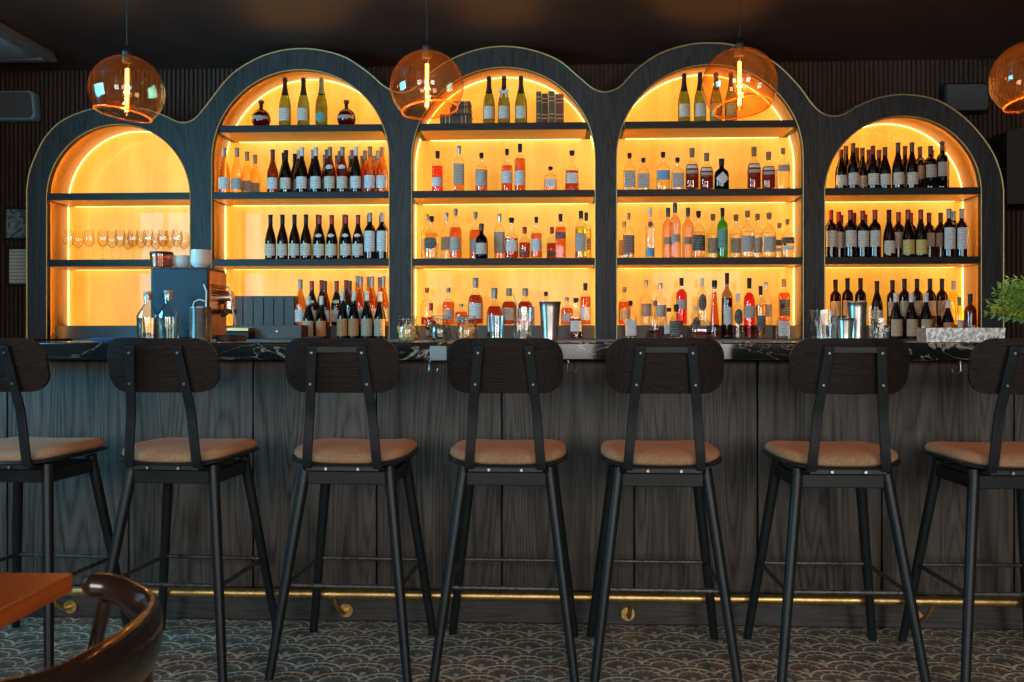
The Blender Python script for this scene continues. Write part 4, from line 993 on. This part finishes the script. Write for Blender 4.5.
# carafes
def carafe(u, Y, lab):
    X = on_bar(u, Y); h = .205
    pr = [(0, 0), (.040, 0), (.043, .004), (.047, .10), (.047, .112), (.018, .160), (.0165, .165), (.018, .203), (.0168, .203), (.0150, .166), (.0165, .160), (.0445, .112), (.0445, .10), (.041, .008), (0, .006)]
    o = MB().lathe(pr, 28).build('glass_carafe', glass('carafe_glass', (.95, .96, .95), .40, 1.1), smooth=40, loc=X)
    MB().lathe([(0, .010), (.0395, .012), (.0435, .10), (.0435, .104), (0, .104)], 24).build('water', LQ['clearl'], o, smooth=40)
    MB().lathe([(0, .18), (.0145, .18), (.0165, .205), (.019, .207), (.019, .216), (0, .218)], 16).build('stopper', simple('smoky_stopper', (.35, .25, .18), .4), o)
    tag(o, lab, 'carafe', 'conical glass carafes on the bar'); return o
carafe(148, 3.95, 'conical glass carafe of water beside the navy tray')
carafe(168.5, 3.86, 'conical glass carafe of water before the middle of the espresso machine')
X = on_bar(200.5, 3.9)
o = MB().lathe([(0, 0), (.044, 0), (.046, .003), (.046, .142), (.0475, .144), (.0475, .147), (.044, .146), (.043, .01), (0, .008)], 32).build('steel_canister', STEEL, smooth=50, loc=X)
tag(o, 'brushed steel canister on the bar before the espresso machine', 'canister')
for i_, (a, b, lab) in enumerate((((-.02, .006), (.008, .165), 'pale bent straw, left one in the steel canister'), ((.010, -.008), (.032, .18), 'pale straight straw rising from the steel canister'))):
    t = MB()
    if i_ == 0: t.tube([(-.02, 0, .02), (-.034, 0, .15), (-.026, 0, .172), (-.006, 0, .18), (.018, 0, .174)], .003, 8)
    else: t.tube([(.012, 0, .02), (.024, 0, .15), (.026, 0, .215), (.014, 0, .245)], .003, 8)
    tag(t.build('straw', simple('pale_straw', (.6, .66, .66), .4), loc=(X[0], X[1], BT)), lab, 'straw')
# navy tray
X = on_bar(128, 3.93); tr_ = MB().box((-.13, -.11, 0), (.24, .10, .004))
for a, b in (((-.13, -.11), (.24, -.104)), ((-.13, .094), (.24, .10)), ((-.13, -.11), (-.124, .10)), ((.234, -.11), (.24, .10))): tr_.box((a[0], a[1], 0), (b[0], b[1], .016))
# tray must not lie under the carafes: keep it left of them
o = MB().box((-.10, -.11, 0), (.055, .10, .004)).box((-.10, -.11, .004), (.055, -.104, .018)).box((-.10, .094, .004), (.055, .10, .018)).box((-.10, -.104, .004), (-.094, .094, .018)).box((.049, -.104, .004), (.055, .094, .018)).build('serving_tray', simple('navy_tray', (.01, .03, .09), .3), bev=.002, loc=(X[0], 3.92, BT+.0006))
tag(o, 'low navy serving tray at the end of the bar beside the carafes', 'tray')

# espresso machine, seen from behind
mx0, _ = at(150, 300, 4.08); mx1, _ = at(208, 300, 4.08); _, mz = at(180, 268, 4.08)
em = empty('espresso_machine', ((mx0+mx1)/2, 4.08, BT+.0006)); hw = (mx1-mx0)/2; mh = mz-BT
tag(em, 'compact navy blue espresso machine with copper side, cups on its top', 'espresso machine')
MB().box((-hw, 0, .012), (hw, .022, mh)).build('back_cover', TEALM, em, bev=.010, seg=4)
MB().prism([(-hw*.28+hw*.6*0, .06)]+[(hw*.30+.040*math.cos(a), mh*.52+.045*math.sin(a)) for a in [PI-PI*k/12 for k in range(13)]][0:13]+[(hw*.30+.04, .06), (hw*.30-.04, .06)][:2], -.003, .003) if False else None
MB().prism([(hw*.30-.036, .05), (hw*.30+.036, .05)]+[(hw*.30+.036*math.cos(PI*k/12), mh*.50+.036*math.sin(PI*k/12)) for k in range(13)], -.0025, .002).build('service_hatch', TEALM, em, bev=.001)
MB().box((-hw+.006, .022, .012), (hw-.004, .255, mh-.006)).build('body', COPPER, em, bev=.008, seg=3)
vent = MB()
for r_ in range(5):
    for c_ in range(6): vent.box((hw-.0045, .06+c_*.028, mh-.075-r_*.012), (hw-.0025, .078+c_*.028, mh-.069-r_*.012))
vent.build('vent_slots', BLACKP, em)
MB().box((-hw+.01, .02, mh-.006), (hw-.01, .25, mh+.004)).build('cup_tray', BLACKM, em, bev=.002)
gh = MB(); gh.tube([(hw-.01, .19, mh*.62), (hw+.045, .19, mh*.62)], .030, 20); gh.tube([(hw+.03, .19, mh*.60), (hw+.03, .19, mh*.44)], .024, 20)
gh.build('group_head', STEEL, em)
pf = MB(); pf.tube([(hw+.03, .17, mh*.43), (hw+.05, .09, mh*.40), (hw+.06, .02, mh*.36)], [.012, .013, .011], 12); pf.tube([(hw+.03, .19, mh*.45), (hw+.03, .19, mh*.39)], .032, 20)
pf.build('portafilter', BLACKP, em)
MB().box((hw-.002, .12, .0), (hw+.09, .25, .03)).build('drip_tray', BLACKM, em, bev=.003)
MB().tube([(hw-.002, .08, mh*.78), (hw+.075, .05, mh*.74), (hw+.085, .04, mh*.66), (hw+.11, .03, mh*.30), (hw+.115, .03, mh*.22)], .0045, 8).build('steam_wand', STEEL, em)
for sx in (-1, 1):
    for yy in (.03, .22): MB().lathe([(0, 0), (.014, 0), (.012, .014), (0, .014)], 12, (sx*(hw-.03), yy, 0)).build('foot', BLACKP, em)
ztop = BT+mh+.0055
def cup(X, Y, z, r, h, lab, m=CERAM):
    pr = [(0, .002), (r*.62, 0), (r*.66, .004), (r*.86, h*.25), (r*.97, h*.6), (r, h), (r*.95, h), (r*.91, h*.6), (r*.78, h*.25), (0, h*.12)]
    o = MB().lathe(pr, 26).build('cup', m, smooth=50, loc=(X, Y, z))
    tag(o, lab, 'cup', 'pale cups stacked on the espresso machine'); return o
for (u, n_, r_, Y, who) in ((181.5, 2, .037, 4.20, 'middle stack'), (201, 3, .046, 4.16, 'stack beside the copper side')):
    X = at(u, 260, Y)[0]
    for k in range(n_):
        h_ = .040
        c = cup(X, Y, ztop+k*.0200+.0006, r_-k*.0004, h_, 'pale stoneware cup, %s of the %s on the machine' % ((('bottom', 'top') if n_ == 2 else ('bottom', 'middle', 'top'))[k], who))
X = at(161.5, 260, 4.17)[0]
o = MB().lathe([(0, 0), (.044, 0), (.048, .004), (.050, .062), (.0485, .062), (.046, .006), (0, .004)], 28).build('sugar_bowl', glass('blush_bowl_glass', (.85, .62, .52), .5, 1.6), smooth=50, loc=(X, 4.17, ztop))
MB().lathe([(0, .0625), (.0515, .0625), (.0525, .066), (.050, .074), (.012, .078), (0, .078)], 28).build('lid', BLACKP, o)
MB().lathe([(0, .005), (.044, .007), (.0465, .045), (0, .045)], 24).build('filling', simple('pink_filling', (.55, .36, .30), .8), o)
tag(o, 'round blush glass bowl with black lid on the espresso machine', 'bowl')

# silver tray of drinks holder at the right end of the bar
a, _ = at(926, 340, 3.70); b, _ = at(1006, 340, 3.70)
o = MB()
sl = .002
o.rings([[(a+sl*(1-t)-.0*t, 3.70+sl*(1-t), BT+.058*t), (b-sl*(1-t), 3.70+sl*(1-t), BT+.058*t), (b-sl*(1-t), 3.80-sl*(1-t), BT+.058*t), (a+sl*(1-t), 3.80-sl*(1-t), BT+.058*t)] for t in (0, 1)]
        + [[(a+.004, 3.704, BT+.058), (b-.004, 3.704, BT+.058), (b-.004, 3.796, BT+.058), (a+.004, 3.796, BT+.058)], [(a+sl+.004, 3.704+sl, BT+.006), (b-sl-.004, 3.704+sl, BT+.006), (b-sl-.004, 3.796-sl, BT+.006), (a+sl+.004, 3.796-sl, BT+.006)]])
so_ = o.build('silver_tray', SILVER, bev=.002)
tag(so_, 'deep embossed silver tray on the bar beside the last stool', 'tray')
X = at(923.5, 330, 3.9)[0]
cn = MB().lathe([(0, 0), (.012, 0), (.012, .004), (.006, .008), (.005, .040), (.009, .046), (.009, .052), (0, .052)], 16).build('candle_stub', STEEL, loc=(X, 3.9, BT+.0006))
MB().lathe([(0, .052), (.006, .052), (.006, .066), (0, .068)], 12).build('wax', simple('cream_wax', (.7, .62, .48), .5), cn)
tag(cn, 'tiny candle holder standing just left of the silver tray', 'candle')
X = at(314, 330, 4.0)[0]
o = MB().rings([[(X+(.055*s)*math.cos(2*PI*k/20)*(1+.15*math.sin(3*k)), 4.0+.035*s*math.sin(2*PI*k/20), BT+z) for k in range(20)] for s, z in ((.9, 0), (1, .005), (.9, .014), (.55, .022), (.15, .024))]).build('folded_cloth', simple('black_cloth', (.02, .02, .022), .9, 0, .3, 80, .5))
tag(o, 'crumpled black bar cloth above the third stool', 'cloth')

# low wooden box and slatted crate in the second arch
cx, rr, zc = ARCH[1]
a, _ = at(231, 320, 6.56); b, _ = at(293, 320, 6.56)
rt = empty('slatted_crate', ((a+b)/2, YBK-.10, CTOP+RISE+.0006)); W_ = (b-a)/2
tag(rt, 'black slatted crate on the counter step of the second arch', 'crate')
hC = at(260, 296, 6.6)[1]-(CTOP+RISE)
for k in range(6):
    x0 = -W_+2*W_*k/6; MB().box((x0+.003, -.055, 0), (x0+2*W_/6-.003, -.045, hC)).build('slat', CRATE, rt, bev=.001)
MB().box((-W_, -.045, 0), (-W_+.01, .05, hC)).box((W_-.01, -.045, 0), (W_, .05, hC)).box((-W_+.01, .04, 0), (W_-.01, .05, hC)).box((-W_+.01, -.044, 0), (W_-.01, .04, .01)).build('frame', CRATE, rt)
a, _ = at(255, 330, 6.3); b, _ = at(303, 330, 6.3)
o = MB().box((a, 6.26, CTOP+.0006), (b, 6.44, CTOP+.095)).build('wooden_box', BOXW, bev=.003)
MB().lathe([(0, 0), (.008, 0), (.010, .008), (0, .012)], 12).build('knob', BRASS, o).matrix_local = Matrix.Translation(((a+b)/2, 6.26, CTOP+.05)) @ Matrix.Rotation(R(90), 4, 'X')
tag(o, 'low brown wooden box on the back counter below the slatted crate', 'box')
X0 = at(214, 330, 6.2)[0]; X1 = at(252, 330, 6.2)[0]
gr = MB().box((X0, 6.14, CTOP+.0006), (X1, 6.34, CTOP+.05)).build('knock_box', BLACKP, bev=.008, seg=3)
MB().box((X0+.09, 6.16, CTOP+.051), (X1-.01, 6.32, CTOP+.078)).build('copper_tray', COPPER, gr, bev=.004)
MB().tube([(X0+.02, 6.24, CTOP+.06), (X1-.03, 6.2, CTOP+.066)], .010, 10).build('bar_rod', BLACKP, gr)
tag(gr, 'low black knock box with copper tray beside the espresso machine', 'knock box')
# crystal decanter tray in the fourth arch
a, _ = at(690, 330, 6.3); b, _ = at(711, 330, 6.3)
cxm = (a+b)/2
o = MB().lathe([(0, 0), (.070, 0), (.074, .006), (.072, .09), (.060, .11), (.05, .125), (.050, .13), (0, .13)], 32, sq=.8, flat=.6).build('crystal_decanter', glass('decanter_glass', (.92, .88, .86), .4, 1.7), smooth=50, loc=(cxm, 6.29, CTOP+.0006))
MB().lathe([(0, .008), (.066, .010), (.066, .050), (0, .050)], 32, sq=.8, flat=.58).build('liquid', LQ['cognac'], o)
tag(o, 'low wide square crystal decanter on the counter, fourth arch', 'decanter')

# ------------------------------------------------------------------ on the walls and ceiling
def speaker_box(u0, u1, v0, v1, lab, m):
    a, z1 = at(u0, v0, 6.83); b, z0 = at(u1, v1, 6.83)
    rt = empty('wall_speaker', ((a+b)/2, YW-.025, (z0+z1)/2)); W_, H_ = (b-a)/2, (z1-z0)/2
    body = MB().rings([[(x*s, -y, z*s2) for x, z in ((-W_*.85, -H_), (W_*.9, -H_), (W_, -H_*.7), (W_*.92, H_*.85), (W_*.8, H_), (-W_, H_), (-W_*1.0, -H_*.6))] for s, s2, y in ((.85, .85, .0), (1, 1, .02), (1, 1, .09), (.96, .94, .105))])
    body.build('cabinet', m, rt, bev=.006)
    MB().rings([[(x*.9, -y, z*.86) for x, z in ((-W_*.85, -H_), (W_*.9, -H_), (W_, -H_*.7), (W_*.92, H_*.85), (W_*.8, H_), (-W_, H_), (-W_*1.0, -H_*.6))] for y in (.105, .111)]).build('grille', simple('speaker_grille', (.05, .055, .06), .7, 0, .4, 400, .5), rt)
    tag(rt, lab, 'speaker')
speaker_box(-16, 36, 91, 120, 'grey wall speaker on the slats above the two framed notices', simple('grey_speaker', (.12, .24, .28), .5))
speaker_box(944, 990, 83, 112, 'black wall speaker on the slats above the fifth arch', BLACKP)
def picture(u0, u1, v0, v1, pm, lab, extra):
    Y = YW-.03; a, z1 = at(u0, v0, Y); b, z0 = at(u1, v1, Y)
    rt = empty('framed_picture', ((a+b)/2, YW-.022, (z0+z1)/2)); W_, H_ = (b-a)/2, (z1-z0)/2; t = .018
    MB().box((-W_, -.02, -H_), (W_, 0, -H_+t)).box((-W_, -.02, H_-t), (W_, 0, H_)).box((-W_, -.02, -H_+t), (-W_+t, 0, H_-t)).box((W_-t, -.02, -H_+t), (W_, 0, H_-t)).build('frame', BLACKP, rt, bev=.002)
    p = MB().box((-W_+t, -.008, -H_+t), (W_-t, -.001, H_-t)).build('print', pm, rt)
    tag(rt, lab, 'picture'); return rt
def sketch():
    m, nt, b = new_mat('dark_ink_print'); v = objvec(nt)
    n = noise(nt, v, 9, 4, .6, 1.5)
    L(nt, ramp(nt, n, [(.42, (.05, .09, .10)), (.5, (.20, .26, .27)), (.58, (.06, .12, .13))]), b.inputs['Base Color']); b.inputs['Roughness'].default_value = .15
    return m
picture(4, 33, 207, 240, sketch(), 'upper framed dark print on the slat wall left of the arches', 0)
picture(7, 38, 247, 286, printed('notice_paper', (.42, .46, .45), (.12, .14, .15), 38, .52), 'lower framed white notice with typed lines left of the arches', 0)
# ceiling cassette at the left
a, _ = at(57, 62, 5.0); Yc = (CEIL-.06-EYE)/(at(57, 62, 1.0)[1]-EYE)
ax = at(57, 62, Yc)[0]
ac = empty('ceiling_vent', (ax-.45, Yc-.45, CEIL)); tag(ac, 'square grey ceiling air unit in the corner beyond the first pendant', 'air conditioner')
MB().rings([[(x*s, y*s, z) for x, y in ((-.45, -.45), (.45, -.45), (.45, .45), (-.45, .45))] for s, z in ((.97, 0), (1, -.055), (.995, -.06), (.86, -.060), (.84, -.045))], cap=True).build('surround', simple('ac_grey', (.16, .17, .18), .5), ac, smooth=20)
g = MB()
g.rings([[(x*s_, y*s_, z) for x, y in ((-.36, -.36), (.36, -.36), (.36, .36), (-.36, .36))] for s_, z in ((1, -.045), (1, -.052), (.92, -.064), (.90, -.066))])
g.build('intake_grille', simple('ac_pale', (.30, .42, .45), .5), ac)
# dark box beyond the right end of the back bar
a, z0 = at(1004, 204, 6.6); _, z1 = at(1004, 128, 6.6)
o = MB().add([(a+.02, 6.60, z0), (a+1.2, 6.60, z0), (a+1.2, 6.60, z1+.25), (a+.02, 6.60, z1-.02), (a+.02, YW-.024, z0), (a+1.2, YW-.024, z0), (a+1.2, YW-.024, z1+.25), (a+.02, YW-.024, z1-.02)],
             [(0, 1, 2, 3), (4, 7, 6, 5), (0, 4, 5, 1), (1, 5, 6, 2), (2, 6, 7, 3), (3, 7, 4, 0)]).build('wall_cabinet', simple('matt_black_panel', (.014, .012, .011), .6), bev=.004)
tag(o, 'matt black sloping wall cabinet past the fifth arch', 'cabinet')

# plant on the bar at the right end
PX, PY = at(1054, 300, 4.05)[0], 4.05
plt = empty('potted_fern', (PX, PY, BT+.0006)); tag(plt, 'green leafy fern at the right end of the bar', 'plant')
MB().lathe([(0, 0), (.055, 0), (.075, .10), (.078, .105), (.070, .105), (.066, .095), (0, .09)], 24).build('pot', TERRA, plt, smooth=50)
fo = MB(); fy = MB(); rnd = random.Random(5)
for k in range(90):
    a = rnd.random()*2*PI; el = R(15+rnd.random()*70); Ln = .13+rnd.random()*.15
    if k < 44: a = PI+(-1+2*rnd.random())*.9; Ln = .20+rnd.random()*.08; el = R(5+rnd.random()*60)
    pts_ = []
    for t in range(9):
        s = t/8; r_ = Ln*s*math.cos(el*(1-s*.35)); z = .10+Ln*s*math.sin(el)*(1-.35*s*s)
        pts_.append(Vector((r_*math.cos(a), r_*math.sin(a), z)))
    tgt = fy if k % 7 == 3 else fo
    tgt.tube(pts_, .0012, 4)
    ph = rnd.random()*PI; side = Vector((-math.sin(a)*math.cos(ph), math.cos(a)*math.cos(ph), math.sin(ph)))
    for t in range(2, 9):
        for sgn in (-1, 1):
            p = pts_[t]; d = (pts_[t]-pts_[t-1]).normalized(); ll = .050*(1.15-t/10)
            tip = p+side*sgn*ll+d*ll*.8+Vector((0, 0, -.004+rnd.random()*.008)); up = side.cross(d)*.002
            m_ = p+(tip-p)*.45; wv_ = d*ll*.34
            tgt.add([p, m_+wv_+up, tip, m_-wv_+up, m_-up], [(0, 1, 4), (1, 2, 4), (0, 4, 3), (4, 2, 3)])
fo.build('fronds', LEAF, plt, smooth=80); fy.build('young_fronds', LEAFY, plt, smooth=80)['label'] = 'yellow green young fronds'

# ------------------------------------------------------------------ foreground table and armchair
TZ = .75; TY = (EYE-TZ)/(EYE-at(73, 573, 1.0)[1]); TX = at(73, 572, TY)[0]
tb = empty('dining_table', (TX-.50, TY-.50, 0)); tag(tb, 'orange brown wooden table top corner in the foreground', 'table')
MB().box((-.50, -.50, TZ-.031), (.50, .50, TZ)).build('table_top', TABLEW, tb, bev=.002)
MB().lathe([(0, 0), (.22, 0), (.22, .008), (.04, .022), (.03, .03), (0, .03)], 32).build('foot', BLACKM, tb)
MB().tube([(0, 0, .02), (0, 0, TZ-.04)], .03, 20).build('pedestal', BLACKM, tb)
MB().box((-.16, -.16, TZ-.041), (.16, .16, TZ-.031)).build('top_plate', BLACKM, tb)

ch = empty('bentwood_armchair', (-.832, 1.225, 0)); tag(ch, 'dark glossy bentwood armchair drawn up to the orange table', 'chair')
# curved top rail: arm, turn, tall back section, turn, arm   (local; the chair faces -x)
rz_ = .742
path = [(.085, .264, rz_, .020, .021), (.115, .264, rz_-.003, .021, .022), (.15, .252, rz_-.014, .021, .026), (.185, .228, rz_-.029, .020, .036), (.208, .198, rz_-.040, .018, .044), (.224, .158, rz_-.046, .016, .048), (.236, .10, rz_-.046, .015, .050),
        (.240, .03, rz_-.046, .014, .050), (.235, -.045, rz_-.046, .015, .050), (.218, -.11, rz_-.046, .016, .048), (.19, -.155, rz_-.038, .018, .042), (.155, -.19, rz_-.020, .020, .034), (.12, -.208, rz_-.008, .021, .025), (.085, -.214, rz_, .020, .021)]
P5 = [Vector(p) for p in path]
fine = []
for i in range(len(P5)-1):
    g = lambda j: P5[min(max(j, 0), len(P5)-1)]
    for k in range(6):
        t = k/6; a, b, c, d = g(i-1), g(i), g(i+1), g(i+2)
        fine.append(.5*((2*b)+(-a+c)*t+(2*a-5*b+4*c-d)*t*t+(-a+3*b-3*c+d)*t**3))
fine.append(P5[-1])
rs = []; nseg = 20
for i, p in enumerate(fine):
    a = fine[max(i-1, 0)]; b = fine[min(i+1, len(fine)-1)]; tx, ty = b[0]-a[0], b[1]-a[1]; l = math.hypot(tx, ty); nx, ny = -ty/l, tx/l
    rs.append([(p[0]+nx*p[3]*math.cos(2*PI*k/nseg), p[1]+ny*p[3]*math.cos(2*PI*k/nseg), p[2]+p[4]*math.sin(2*PI*k/nseg)) for k in range(nseg)])
def dome(r, c, outd):
    res = []
    for s, d in ((.92, .006), (.72, .013), (.4, .018), (.05, .020)):
        res.append([tuple(Vector(c)+(Vector(q)-Vector(c))*s+Vector(outd)*d) for q in r])
    return res
c0 = (fine[0][0], fine[0][1], fine[0][2]); c1 = (fine[-1][0], fine[-1][1], fine[-1][2])
rs = list(reversed(dome(rs[0], c0, (-1, 0, 0))))+rs+dome(rs[-1], c1, (-1, 0, 0))
MB().rings(rs).build('top_rail', CHAIRW, ch, smooth=60)['label'] = 'curved glossy dark wooden back and arm rail'
def legp(pts, r, nm='leg'): MB().tube([tuple(p) for p in catmull([Vector(p) for p in pts], 5)], r, 12).build(nm, CHAIRW, ch, smooth=60)
for s in (-1, 1):
    legp([(.215, .02+s*.19, 0), (.205, .02+s*.175, .25), (.20, .025+s*.155, .45), (.212, .025+s*.135, .60), (.222, .025+s*.115, .665)], .014)
    legp([(-.19, s*.19, 0), (-.175, s*.185, .25), (-.165, s*.18, .425)], .014)
    legp([(.05, s*.20, .43), (.075, .01+s*.225, .55), (.10, .025+s*.238, .70), (.105, .025+s*.239, .722)], .011, 'arm_support')
st_ = [(.215*math.cos(2*PI*k/40), .205*math.sin(2*PI*k/40)) for k in range(40)]
MB().rings([[(x*s, y*s, z) for x, y in st_] for s, z in ((.02, .425), (.97, .425), (1, .432), (1, .446), (.96, .452), (.02, .446))]).build('seat', CHAIRW, ch, smooth=40)
MB().tube([(.175*math.cos(2*PI*k/32), .175*math.sin(2*PI*k/32), .22) for k in range(32)], .008, 8, closed=True).build('stretcher_ring', CHAIRW, ch)
